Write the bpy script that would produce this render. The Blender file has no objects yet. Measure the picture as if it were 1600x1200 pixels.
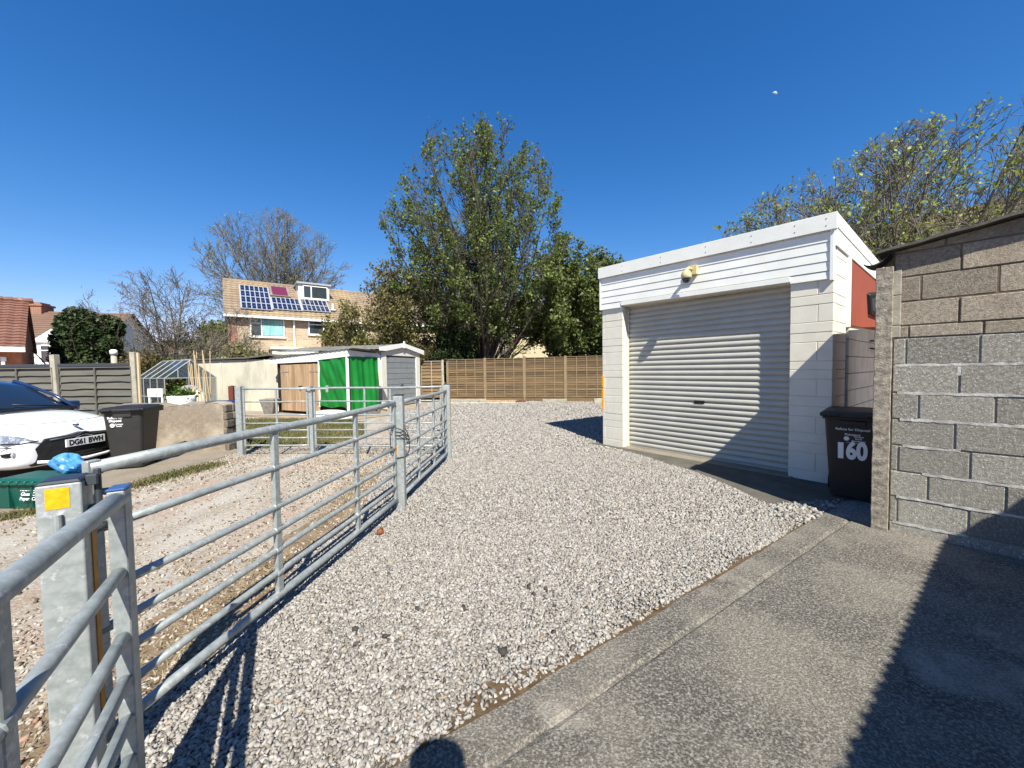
import bpy, bmesh, math, random
import numpy as np
from mathutils import Vector, Matrix
PI = math.pi
rad = math.radians
sc = bpy.context.scene
COL = sc.collection

# ------------------------------------------------------------------ camera
FPX, PITCH, ROLL, CAMH = 600.0, rad(2.2), rad(0.8), 1.5
_F = Vector((0, math.cos(PITCH), -math.sin(PITCH)))
_U0 = Vector((0, math.sin(PITCH), math.cos(PITCH)))
_R0 = Vector((1, 0, 0))
_R = _R0 * math.cos(ROLL) - _U0 * math.sin(ROLL)
_U = _R0 * math.sin(ROLL) + _U0 * math.cos(ROLL)
cam = bpy.data.cameras.new('camera'); camo = bpy.data.objects.new('camera', cam); COL.objects.link(camo)
cam.sensor_width = 36; cam.lens = 36 * FPX / 1600; cam.clip_start = 0.02; cam.clip_end = 5000
camo.matrix_world = Matrix(((_R.x, _U.x, -_F.x, 0), (_R.y, _U.y, -_F.y, 0), (_R.z, _U.z, -_F.z, CAMH), (0, 0, 0, 1)))
sc.camera = camo

# ------------------------------------------------------------------ sky, sun, exposure
SUN_EL, SUN_AZ = rad(47.5), rad(164.3)      # azimuth clockwise from +Y
w = bpy.data.worlds.new('World'); sc.world = w; w.use_nodes = True
nt = w.node_tree; nt.nodes.clear()
sky = nt.nodes.new('ShaderNodeTexSky'); sky.sky_type = 'NISHITA'; sky.sun_disc = False
sky.sun_elevation = SUN_EL; sky.sun_rotation = SUN_AZ
sky.altitude = 600; sky.air_density = 1.0; sky.dust_density = 0.25; sky.ozone_density = 4.0
sep = nt.nodes.new('ShaderNodeSeparateColor'); cmb = nt.nodes.new('ShaderNodeCombineColor')
def _m(op, a, v):
    t = nt.nodes.new('ShaderNodeMath'); t.operation = op; nt.links.new(a, t.inputs[0]); t.inputs[1].default_value = v; return t.outputs[0]
bg = nt.nodes.new('ShaderNodeBackground'); bg.inputs[1].default_value = 0.05
wo = nt.nodes.new('ShaderNodeOutputWorld')
nt.links.new(sky.outputs[0], sep.inputs[0])
nt.links.new(_m('MULTIPLY', _m('POWER', sep.outputs[0], 1.84), 0.48), cmb.inputs[0]); nt.links.new(_m('MULTIPLY', _m('POWER', sep.outputs[1], 1.12), 1.10), cmb.inputs[1]); nt.links.new(_m('MULTIPLY', _m('POWER', sep.outputs[2], 0.86), 2.08), cmb.inputs[2])
nt.links.new(cmb.outputs[0], bg.inputs[0]); nt.links.new(bg.outputs[0], wo.inputs[0])
sl = bpy.data.lights.new('sun', 'SUN'); sl.energy = 4.6; sl.angle = rad(0.5); sl.color = (1, 0.955, 0.84)
so = bpy.data.objects.new('sun', sl); COL.objects.link(so)
_sd = Vector((math.sin(SUN_AZ) * math.cos(SUN_EL), math.cos(SUN_AZ) * math.cos(SUN_EL), math.sin(SUN_EL)))
so.rotation_euler = (-_sd).to_track_quat('-Z', 'Y').to_euler(); so.location = (2, -8, 12)
sc.view_settings.view_transform = 'Standard'; sc.view_settings.look = 'None'
sc.view_settings.exposure = 1.0; sc.view_settings.gamma = 1.0
sc.cycles.max_bounces = 6; sc.cycles.transparent_max_bounces = 8

# ------------------------------------------------------------------ measuring helpers
def ray(px, py): return _F + _R * ((px - 800) / FPX) - _U * ((py - 600) / FPX)
def at(px, py, Y):
    d = ray(px, py); return Vector((0, 0, CAMH)) + d * (Y / d.y)
def G(px, py, z=0.0):
    d = ray(px, py); return Vector((0, 0, CAMH)) + d * ((z - CAMH) / d.z)
def onpl(px, py, P, d, off=0.0):
    """pixel -> (s, z) on the vertical plane through P along d, off metres inward"""
    d = Vector((d[0], d[1], 0)).normalized(); n = Vector((-d.y, d.x, 0)); P = Vector((P[0], P[1], 0)) + n * off
    r = ray(px, py); C = Vector((0, 0, CAMH)); t = (P - C).dot(n) / r.dot(n); X = C + r * t
    return (X - P).dot(d), X.z

# ------------------------------------------------------------------ object helpers
def tag(o, label=None, cat=None, group=None, kind=None):
    if label: o['label'] = label
    if cat: o['category'] = cat
    if group: o['group'] = group
    if kind: o['kind'] = kind
    return o
def empty(name, loc=(0, 0, 0), rz=0.0, label=None, cat=None, group=None):
    o = bpy.data.objects.new(name, None); COL.objects.link(o); o.empty_display_size = 0.2
    o.location = loc; o.rotation_euler = (0, 0, rz)
    return tag(o, label, cat, group)
def copy_tree(o, parent=None):
    c = o.copy(); COL.objects.link(c); c.parent = parent
    for ch in list(o.children): copy_tree(ch, c)
    return c
def azr(d): return math.atan2(d[1], d[0])

class MB:
    def __init__(s): s.v = []; s.f = []; s.m = []
    def add(s, vs, fs, m=0):
        n = len(s.v); s.v += [tuple(v) for v in vs]; s.f += [tuple(i + n for i in f) for f in fs]; s.m += [m] * len(fs); return s
    def box(s, x0, x1, y0, y1, z0, z1, m=0, M=None, sh=0.0):
        vs = [(x, y, z + sh * x) for z in (z0, z1) for x, y in ((x0, y0), (x1, y0), (x1, y1), (x0, y1))]
        if M is not None: vs = [M @ Vector(v) for v in vs]
        return s.add(vs, [(0, 3, 2, 1), (4, 5, 6, 7), (0, 1, 5, 4), (1, 2, 6, 5), (2, 3, 7, 6), (3, 0, 4, 7)], m)
    def hexa(s, b, t, m=0):
        """b,t : 4 bottom / 4 top corners (ccw)"""
        return s.add(list(b) + list(t), [(0, 3, 2, 1), (4, 5, 6, 7), (0, 1, 5, 4), (1, 2, 6, 5), (2, 3, 7, 6), (3, 0, 4, 7)], m)
    def prism(s, poly, a, b, axis='z', m=0):
        n = len(poly)
        def mk(p, q):
            return (p[0], p[1], q) if axis == 'z' else ((p[0], q, p[1]) if axis == 'y' else (q, p[0], p[1]))
        vs = [mk(p, a) for p in poly] + [mk(p, b) for p in poly]
        fs = [tuple(reversed(range(n))), tuple(range(n, 2 * n))] + [(i, (i + 1) % n, n + (i + 1) % n, n + i) for i in range(n)]
        return s.add(vs, fs, m)
    def tube(s, pts, r, seg=8, m=0, cap=True):
        pts = [Vector(p) for p in pts]; n = len(pts)
        if not hasattr(r, '__len__'): r = [r] * n
        base = len(s.v); prev = None
        for i, p in enumerate(pts):
            d = (pts[min(i + 1, n - 1)] - pts[max(i - 1, 0)])
            d = d.normalized() if d.length > 1e-9 else Vector((0, 0, 1))
            a = prev if prev is not None else (Vector((0, 0, 1)) if abs(d.z) < 0.9 else Vector((1, 0, 0)))
            a = (a - d * a.dot(d))
            a = a.normalized() if a.length > 1e-6 else d.orthogonal().normalized()
            prev = a; b = d.cross(a)
            for k in range(seg):
                t = 2 * PI * k / seg; q = p + (a * math.cos(t) + b * math.sin(t)) * r[i]; s.v.append((q.x, q.y, q.z))
        for i in range(n - 1):
            for k in range(seg):
                k2 = (k + 1) % seg
                s.f.append((base + i * seg + k, base + i * seg + k2, base + (i + 1) * seg + k2, base + (i + 1) * seg + k)); s.m.append(m)
        if cap:
            s.f.append(tuple(base + k for k in reversed(range(seg)))); s.m.append(m)
            s.f.append(tuple(base + (n - 1) * seg + k for k in range(seg))); s.m.append(m)
        return s
    def lathe(s, prof, c=(0, 0, 0), seg=16, m=0, M=None):
        base = len(s.v); n = len(prof)
        for r, z in prof:
            for k in range(seg):
                t = 2 * PI * k / seg; q = Vector((r * math.cos(t), r * math.sin(t), z))
                if M is not None: q = M @ q
                s.v.append((q.x + c[0], q.y + c[1], q.z + c[2]))
        for i in range(n - 1):
            for k in range(seg):
                k2 = (k + 1) % seg
                s.f.append((base + i * seg + k, base + i * seg + k2, base + (i + 1) * seg + k2, base + (i + 1) * seg + k)); s.m.append(m)
        s.f.append(tuple(base + k for k in reversed(range(seg)))); s.m.append(m)
        s.f.append(tuple(base + (n - 1) * seg + k for k in range(seg))); s.m.append(m)
        return s
    def build(s, name, mats, parent=None, smooth=False, bevel=0.0, sub=0, bseg=1):
        me = bpy.data.meshes.new(name); me.from_pydata(s.v, [], s.f)
        if not isinstance(mats, (list, tuple)): mats = [mats]
        for x in mats: me.materials.append(x)
        if len(mats) > 1: me.polygons.foreach_set('material_index', s.m)
        if smooth: me.polygons.foreach_set('use_smooth', [True] * len(me.polygons))
        me.update()
        o = bpy.data.objects.new(name, me); COL.objects.link(o)
        if parent is not None: o.parent = parent
        if bevel:
            b = o.modifiers.new('bevel', 'BEVEL'); b.width = bevel; b.segments = bseg; b.limit_method = 'ANGLE'; b.angle_limit = rad(40)
        if sub:
            b = o.modifiers.new('sub', 'SUBSURF'); b.levels = sub; b.render_levels = sub
        return o

def npmesh(name, V, Fq, mats, parent=None, smooth=False, tri=False):
    k = 3 if tri else 4
    me = bpy.data.meshes.new(name); nf = len(Fq)
    me.vertices.add(len(V)); me.vertices.foreach_set('co', np.asarray(V, np.float32).ravel())
    me.loops.add(nf * k); me.loops.foreach_set('vertex_index', np.asarray(Fq, np.int32).ravel())
    me.polygons.add(nf); me.polygons.foreach_set('loop_start', np.arange(0, nf * k, k, dtype=np.int32))
    me.polygons.foreach_set('loop_total', np.full(nf, k, np.int32))
    if smooth: me.polygons.foreach_set('use_smooth', np.ones(nf, bool))
    for m in (mats if isinstance(mats, (list, tuple)) else [mats]): me.materials.append(m)
    me.update(calc_edges=True)
    o = bpy.data.objects.new(name, me); COL.objects.link(o)
    if parent is not None: o.parent = parent
    return o

def text(name, s, size, mat, parent, loc, rot=(PI / 2, 0, 0), off=0.0, sx=1.0, extrude=0.0006, align='CENTER', spacing=1.0):
    c = bpy.data.curves.new(name, 'FONT'); c.body = s; c.size = size; c.offset = off; c.extrude = extrude
    c.align_x = align; c.align_y = 'CENTER'; c.space_character = spacing; c.resolution_u = 4; c.materials.append(mat)
    tmp = bpy.data.objects.new(name, c); COL.objects.link(tmp); bpy.context.view_layer.update()
    me = bpy.data.meshes.new_from_object(tmp.evaluated_get(bpy.context.evaluated_depsgraph_get())); bpy.data.objects.remove(tmp); bpy.data.curves.remove(c)
    me.name = name; o = bpy.data.objects.new(name, me); COL.objects.link(o); o.location = loc; o.rotation_euler = rot; o.scale = (sx, 1, 1)
    if parent is not None: o.parent = parent
    return o

# ------------------------------------------------------------------ materials
def mat(name, col, rough=0.75, col2=None, scale=3.0, detail=6.0, contrast=(0.35, 0.65), bump=0.0, bscale=60.0, metal=0.0,
        isl=0.0, spec=0.35, speck=None, spscale=80.0, spth=(0.62, 0.68), col3=None, scale3=0.7, c3=(0.5, 0.65), trans=None, coat=0.0, stretch=None, dark=None, cracks=False):
    m = bpy.data.materials.new(name); m.use_nodes = True; n = m.node_tree.nodes; L = m.node_tree.links
    P = n['Principled BSDF']
    P.inputs['Roughness'].default_value = rough; P.inputs['Metallic'].default_value = metal
    P.inputs['Specular IOR Level'].default_value = spec
    if coat: P.inputs['Coat Weight'].default_value = coat; P.inputs['Coat Roughness'].default_value = 0.05
    tc = n.new('ShaderNodeTexCoord'); src = tc.outputs['Object']
    if stretch:
        mp = n.new('ShaderNodeMapping'); mp.inputs['Scale'].default_value = stretch; L.new(src, mp.inputs[0]); src = mp.outputs[0]
    def noise(sc_, det=6.0, ro=0.6):
        t = n.new('ShaderNodeTexNoise'); t.inputs['Scale'].default_value = sc_; t.inputs['Detail'].default_value = det
        t.inputs['Roughness'].default_value = ro; L.new(src, t.inputs['Vector']); return t
    def rng(o, a, b):
        t = n.new('ShaderNodeMapRange'); t.inputs[1].default_value = a; t.inputs[2].default_value = b; L.new(o, t.inputs[0]); return t.outputs[0]
    def mix(fac, a, b, mode='MIX'):
        t = n.new('ShaderNodeMix'); t.data_type = 'RGBA'; t.blend_type = mode
        if isinstance(fac, float): t.inputs[0].default_value = fac
        else: L.new(fac, t.inputs[0])
        for i, x in ((6, a), (7, b)):
            if isinstance(x, tuple): t.inputs[i].default_value = (*x, 1)
            else: L.new(x, t.inputs[i])
        return t.outputs[2]
    cur = tuple(col)
    if col2: cur = mix(rng(noise(scale, detail).outputs[0], *contrast), cur, tuple(col2))
    if col3: cur = mix(rng(noise(scale3, 5.0).outputs[0], *c3), cur, tuple(col3))
    if speck: cur = mix(rng(noise(spscale, 3.0, 0.7).outputs[0], *spth), cur, tuple(speck))
    if dark: cur = mix(rng(noise(120.0, 4.0, 0.7).outputs[0], 0.56, 0.72), cur, tuple(dark))
    if cracks:
        nz_ = noise(3.0, 4.0); vm = n.new('ShaderNodeVectorMath'); vm.operation = 'MULTIPLY_ADD'; vm.inputs[1].default_value = (.5, .5, .5)
        L.new(nz_.outputs[1], vm.inputs[0]); L.new(tc.outputs['Object'], vm.inputs[2])
        v = n.new('ShaderNodeTexVoronoi'); v.feature = 'DISTANCE_TO_EDGE'; v.inputs['Scale'].default_value = 0.55; L.new(vm.outputs[0], v.inputs['Vector'])
        cur = mix(rng(v.outputs['Distance'], 0.0045, 0.0015), cur, (0.03, 0.027, 0.022))
    if isl:
        g = n.new('ShaderNodeNewGeometry'); r = g.outputs['Random Per Island']
        t = n.new('ShaderNodeMapRange'); t.inputs[3].default_value = 1 - isl; t.inputs[4].default_value = 1 + isl; L.new(r, t.inputs[0])
        cc = n.new('ShaderNodeCombineColor')
        for i in range(3): L.new(t.outputs[0], cc.inputs[i])
        cur = mix(1.0, cur, cc.outputs[0], 'MULTIPLY')
    if isinstance(cur, tuple): P.inputs['Base Color'].default_value = (*cur, 1)
    else: L.new(cur, P.inputs['Base Color'])
    if bump:
        b = n.new('ShaderNodeBump'); b.inputs['Strength'].default_value = min(1, bump); b.inputs['Distance'].default_value = 0.01 * max(1, bump)
        L.new(noise(bscale, 5.0, 0.65).outputs[0], b.inputs['Height']); L.new(b.outputs[0], P.inputs['Normal'])
    if trans is not None:
        P.inputs['Subsurface Weight'].default_value = 0.0
        tr = n.new('ShaderNodeBsdfTranslucent'); ms = n.new('ShaderNodeMixShader'); ms.inputs[0].default_value = trans
        if isinstance(cur, tuple): tr.inputs[0].default_value = (*cur, 1)
        else: L.new(cur, tr.inputs[0])
        out = n['Material Output']; L.new(P.outputs[0], ms.inputs[1]); L.new(tr.outputs[0], ms.inputs[2]); L.new(ms.outputs[0], out.inputs[0])
    return m
def glassm(name, col=(0.02, 0.03, 0.04), rough=0.04, alpha=None, spec=0.7):
    m = bpy.data.materials.new(name); m.use_nodes = True; P = m.node_tree.nodes['Principled BSDF']
    P.inputs['Base Color'].default_value = (*col, 1); P.inputs['Roughness'].default_value = rough; P.inputs['Specular IOR Level'].default_value = spec
    if alpha is not None: P.inputs['Alpha'].default_value = alpha
    return m

M = {}
M['steel'] = mat('galvanised_steel', (0.26, 0.29, 0.285), 0.5, (0.37, 0.40, 0.395), 30, 5, metal=0.35, bump=0.08, bscale=90, speck=(0.47, 0.49, 0.51), spscale=26, spth=(0.6, 0.68))
M['steel_dark'] = mat('dark_steel', (0.06, 0.07, 0.08), 0.5, metal=0.4)
M['capblack'] = mat('post_cap_plastic', (0.018, 0.022, 0.035), 0.35)
M['capblue'] = mat('blue_cap', (0.03, 0.08, 0.22), 0.4)
M['yellow'] = mat('reflective_yellow', (0.85, 0.42, 0.01), 0.45, (0.7, 0.3, 0.0), 60, bump=0.1, bscale=300)
M['ochre'] = mat('old_yellow_tape', (0.45, 0.2, 0.015), 0.6, (0.3, 0.13, 0.02), 20)
M['white_paint'] = mat('white_fascia_paint', (0.80, 0.805, 0.75), 0.5, (0.72, 0.725, 0.67), 2.5, bump=0.03, bscale=20, col3=(0.55, 0.53, 0.5), scale3=9, c3=(0.66, 0.8))
M['cream'] = mat('cream_masonry_paint', (0.72, 0.68, 0.575), 0.8, (0.66, 0.625, 0.525), 5, bump=0.3, bscale=90, col3=(0.58, 0.53, 0.44), scale3=1.6, c3=(0.62, 0.78))
M['cream_joint'] = mat('cream_painted_joint', (0.6, 0.55, 0.46), 0.85, bump=0.2, bscale=90)
M['shutter'] = mat('shutter_painted_steel', (0.45, 0.44, 0.385), 0.5, (0.41, 0.40, 0.355), 4, col3=(0.38, 0.37, 0.325), scale3=1.1, c3=(0.5, 0.8))
M['red_board'] = mat('red_painted_board', (0.27, 0.065, 0.038), 0.65, (0.21, 0.05, 0.03), 6, stretch=(6, 6, 0.7), speck=(0.6, 0.4, 0.3), spscale=14, spth=(0.74, 0.77))
M['block_grey'] = mat('grey_concrete_block', (0.32, 0.305, 0.26), 0.95, (0.20, 0.19, 0.16), 38, 4, (0.38, 0.6), bump=1.0, bscale=140, isl=0.24, speck=(0.58, 0.55, 0.5), spscale=75, spth=(0.56, 0.66), col3=(0.24, 0.215, 0.185), scale3=2.5, c3=(0.52, 0.72))
M['block_brown'] = mat('brown_concrete_block', (0.36, 0.31, 0.24), 0.95, (0.23, 0.195, 0.15), 38, 4, (0.38, 0.6), bump=1.0, bscale=130, isl=0.22, speck=(0.44, 0.36, 0.27), spscale=80, spth=(0.56, 0.66), col3=(0.2, 0.16, 0.12), scale3=2.2, c3=(0.5, 0.7))
M['mortar_light'] = mat('pale_mortar', (0.30, 0.28, 0.24), 0.95, (0.3, 0.28, 0.25), 12, bump=0.6, bscale=60)
M['mortar_brown'] = mat('brown_mortar', (0.2, 0.14, 0.095), 0.95, (0.12, 0.09, 0.06), 14, bump=0.6, bscale=60)
M['post_conc'] = mat('weathered_concrete_post', (0.42, 0.37, 0.285), 0.95, (0.16, 0.14, 0.12), 22, 6, bump=1.0, bscale=70, col3=(0.34, 0.2, 0.09), scale3=1.2, c3=(0.58, 0.75))
M['roof_sheet'] = mat('weathered_sheet_roof', (0.13, 0.12, 0.10), 0.9, (0.08, 0.075, 0.06), 8, bump=0.4, bscale=50)
M['felt'] = mat('dark_felt', (0.02, 0.02, 0.021), 0.9)
M['binblack'] = mat('bin_plastic', (0.012, 0.012, 0.013), 0.5, (0.017, 0.017, 0.017), 6, spec=0.4, bump=0.02, bscale=300)
M['bingrey'] = mat('bin_plastic_grey', (0.022, 0.022, 0.021), 0.5, (0.03, 0.029, 0.027), 5)
M['white_print'] = mat('white_print', (0.75, 0.75, 0.75), 0.6)
M['black'] = mat('black_plastic', (0.012, 0.012, 0.013), 0.4)
M['rubber'] = mat('rubber', (0.02, 0.02, 0.02), 0.8)
M['carwhite'] = mat('white_car_paint', (0.78, 0.79, 0.80), 0.25, coat=0.7)
M['carglass'] = glassm('car_glass', (0.012, 0.02, 0.035), 0.03, None, 0.9)
M['carroof'] = mat('navy_roof_paint', (0.012, 0.03, 0.09), 0.2, coat=0.8)
M['chrome'] = mat('chrome', (0.6, 0.6, 0.62), 0.12, metal=1.0)
M['lampglass'] = mat('headlamp_glass', (0.33, 0.34, 0.36), 0.12, (0.7, 0.72, 0.75), 28, 3, (0.45, 0.6), metal=0.5, coat=1.0)
M['plate'] = mat('plate_white', (0.72, 0.73, 0.74), 0.4)
M['green_box'] = mat('green_box_plastic', (0.006, 0.075, 0.055), 0.45)
M['bluebag'] = mat('blue_bag', (0.06, 0.27, 0.6), 0.35, (0.14, 0.4, 0.7), 15, trans=0.3)
M['greenhouse_glass'] = glassm('greenhouse_glass', (0.06, 0.09, 0.12), 0.06, 0.42, 0.9)
M['winglass'] = glassm('window_glass', (0.03, 0.04, 0.045), 0.05)
M['curtain_teal'] = mat('teal_curtain', (0.14, 0.36, 0.36), 0.8, (0.3, 0.5, 0.5), 1.6, stretch=(4, 1, 0.8))
M['upvc'] = mat('white_upvc', (0.76, 0.76, 0.74), 0.4)
M['alu'] = mat('aluminium_frame', (0.38, 0.38, 0.35), 0.5, metal=0.3)
M['solar'] = mat('solar_cell', (0.008, 0.012, 0.04), 0.15, (0.012, 0.02, 0.06), 4, coat=0.6)
M['solarline'] = mat('solar_frame', (0.32, 0.34, 0.37), 0.4)
M['tarp'] = mat('green_tarpaulin', (0.005, 0.14, 0.02), 0.45, (0.008, 0.19, 0.03), 3, bump=0.1, bscale=6)
M['plank'] = mat('bare_pine_plank', (0.40, 0.28, 0.18), 0.8, (0.30, 0.19, 0.10), 3, isl=0.25, stretch=(3, 3, 0.5))
M['fencewood'] = mat('brown_fence_timber', (0.205, 0.135, 0.066), 0.85, (0.095, 0.065, 0.037), 1.4, 6, (0.3, 0.7), isl=0.38, stretch=(0.6, 2, 9), col3=(0.085, 0.06, 0.035), scale3=1.2, c3=(0.52, 0.7))
M['fencebatten'] = mat('fence_batten', (0.26, 0.195, 0.115), 0.85, (0.2, 0.15, 0.09), 5)
M['greyfence'] = mat('grey_weathered_timber', (0.12, 0.115, 0.095), 0.9, (0.085, 0.082, 0.07), 2, isl=0.15, stretch=(0.7, 2, 6))
M['concpost'] = mat('concrete_fence_post', (0.40, 0.37, 0.30), 0.95, (0.27, 0.25, 0.2), 6, bump=0.4, bscale=50)
M['pcream'] = mat('weathered_cream_concrete', (0.52, 0.49, 0.39), 0.9, (0.45, 0.42, 0.34), 2.5, col3=(0.27, 0.265, 0.21), scale3=0.8, c3=(0.55, 0.75), stretch=(1, 1, 0.45))
M['pcream2'] = mat('painted_white_wall', (0.70, 0.68, 0.60), 0.85, (0.6, 0.58, 0.5), 2.5)
M['corr'] = mat('corrugated_cement', (0.2, 0.195, 0.175), 0.9, (0.1, 0.1, 0.09), 3)
M['greydoor'] = mat('grey_painted_door', (0.26, 0.285, 0.30), 0.5, (0.22, 0.24, 0.255), 3)
M['rubble'] = mat('rendered_rubble_wall', (0.225, 0.19, 0.15), 0.95, (0.24, 0.19, 0.135), 5, 8, bump=1.0, bscale=22, col3=(0.36, 0.31, 0.24), scale3=1.7, c3=(0.5, 0.68), speck=(0.42, 0.36, 0.28), spscale=30)
M['rubble_end'] = mat('broken_wall_end', (0.20, 0.17, 0.13), 0.95, (0.11, 0.09, 0.07), 9, bump=1.2, bscale=20)
M['bluelid'] = mat('blue_lid', (0.012, 0.035, 0.14), 0.5)
M['brownpost'] = mat('red_brown_timber', (0.13, 0.035, 0.02), 0.8)
M['cane'] = mat('bamboo_cane', (0.55, 0.42, 0.25), 0.7)
M['stonegrey'] = mat('stone_trough', (0.22, 0.20, 0.18), 0.95, (0.14, 0.13, 0.12), 8, bump=0.6, bscale=30)
M['sack'] = mat('white_sack', (0.72, 0.72, 0.66), 0.7)
M['tilered'] = mat('red_clay_tile', (0.19, 0.095, 0.07), 0.85, (0.15, 0.065, 0.045), 2.5, bump=0.2, col3=(0.33, 0.17, 0.12), scale3=5, c3=(0.6, 0.7))
M['tilebrown'] = mat('brown_tile', (0.17, 0.11, 0.08), 0.9, (0.16, 0.09, 0.06), 2)
M['tilebuff'] = mat('buff_pantile', (0.25, 0.20, 0.15), 0.9, (0.22, 0.155, 0.10), 1.3, 8, bump=0.2, col3=(0.32, 0.24, 0.145), scale3=0.5, c3=(0.5, 0.66))
M['tilemoss'] = mat('mossy_tile', (0.17, 0.135, 0.085), 0.95, (0.11, 0.085, 0.05), 2.5, 8, col3=(0.15, 0.12, 0.055), scale3=1.3, c3=(0.45, 0.6))
M['tilegrey'] = mat('grey_brown_tile', (0.24, 0.20, 0.17), 0.9, (0.15, 0.12, 0.1), 1.5)
M['render_white'] = mat('white_render', (0.72, 0.72, 0.69), 0.85)
M['orange_brick'] = mat('orange_brick', (0.50, 0.22, 0.12), 0.9, (0.38, 0.13, 0.06), 6)
M['darkgap'] = mat('dark_shed_interior', (0.02, 0.018, 0.015), 0.95)
M['camcream'] = mat('cream_camera_plastic', (0.62, 0.5, 0.27), 0.5, (0.5, 0.4, 0.2), 20)
M['bark'] = mat('tree_bark', (0.095, 0.08, 0.062), 0.95, (0.06, 0.05, 0.04), 6, bump=0.4, bscale=30)
M['bark_pale'] = mat('pale_bark', (0.17, 0.15, 0.12), 0.95, (0.10, 0.088, 0.07), 3)
M['leaf_maple'] = mat('maple_leaf', (0.105, 0.15, 0.034), 0.5, (0.16, 0.205, 0.055), 0.8, isl=0.45, trans=0.45)
M['leaf_bronze'] = mat('bronze_leaf', (0.20, 0.165, 0.055), 0.55, (0.13, 0.14, 0.04), 0.6, isl=0.4, trans=0.35)
M['leaf_dark'] = mat('dark_green_leaf', (0.09, 0.125, 0.028), 0.5, (0.16, 0.19, 0.055), 0.9, isl=0.45, trans=0.35)
M['leaf_ever'] = mat('evergreen_leaf', (0.022, 0.04, 0.012), 0.55, (0.04, 0.06, 0.018), 1.5, isl=0.5, trans=0.12, spec=0.25)
M['leaf_laurel'] = mat('laurel_leaf', (0.07, 0.13, 0.015), 0.4, (0.12, 0.18, 0.03), 1.2, isl=0.4, trans=0.3)
M['leaf_pale'] = mat('pale_olive_leaf', (0.26, 0.23, 0.12), 0.6, (0.17, 0.17, 0.07), 1.5, isl=0.35, trans=0.3)
M['leaf_young'] = mat('young_leaf', (0.30, 0.36, 0.06), 0.5, (0.19, 0.24, 0.055), 1.2, isl=0.4, trans=0.35)
M['leaf_brown'] = mat('brown_leaf', (0.16, 0.10, 0.04), 0.6, (0.1, 0.09, 0.03), 1.2, isl=0.4, trans=0.3)
def gmix(name, stops, rough=0.95):
    """stone material: colour by stone"""
    m = bpy.data.materials.new(name); m.use_nodes = True; n = m.node_tree.nodes; L = m.node_tree.links
    g = n.new('ShaderNodeNewGeometry'); r = n.new('ShaderNodeValToRGB'); r.color_ramp.interpolation = 'LINEAR'
    el = r.color_ramp.elements
    while len(el) < len(stops): el.new(0.5)
    for e, (p, c) in zip(el, stops): e.position = p; e.color = (*c, 1)
    L.new(g.outputs['Random Per Island'], r.inputs[0]); P = n['Principled BSDF']
    P.inputs['Roughness'].default_value = rough; P.inputs['Specular IOR Level'].default_value = 0.2
    L.new(r.outputs[0], P.inputs['Base Color']); return m
M['stone'] = gmix('limestone_gravel', [(0, (0.07, 0.062, 0.055)), (0.03, (0.18, 0.165, 0.145)), (0.35, (0.26, 0.24, 0.215)), (0.7, (0.32, 0.30, 0.275)), (0.96, (0.39, 0.37, 0.345)), (0.985, (0.27, 0.20, 0.13)), (1, (0.45, 0.43, 0.40))])
M['stone_tan'] = gmix('tan_track_stone', [(0, (0.08, 0.06, 0.04)), (0.2, (0.22, 0.175, 0.125)), (0.6, (0.34, 0.285, 0.225)), (0.9, (0.44, 0.40, 0.34)), (1, (0.28, 0.15, 0.10))])
M['stone_dark'] = mat('dark_stone', (0.05, 0.045, 0.04), 0.9)
M['grass'] = mat('grass_blade', (0.095, 0.115, 0.03), 0.7, (0.21, 0.175, 0.075), 1.5, isl=0.35, trans=0.3)
M['straw'] = mat('dry_grass_blade', (0.27, 0.22, 0.13), 0.8, (0.2, 0.15, 0.08), 2, isl=0.35)

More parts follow.
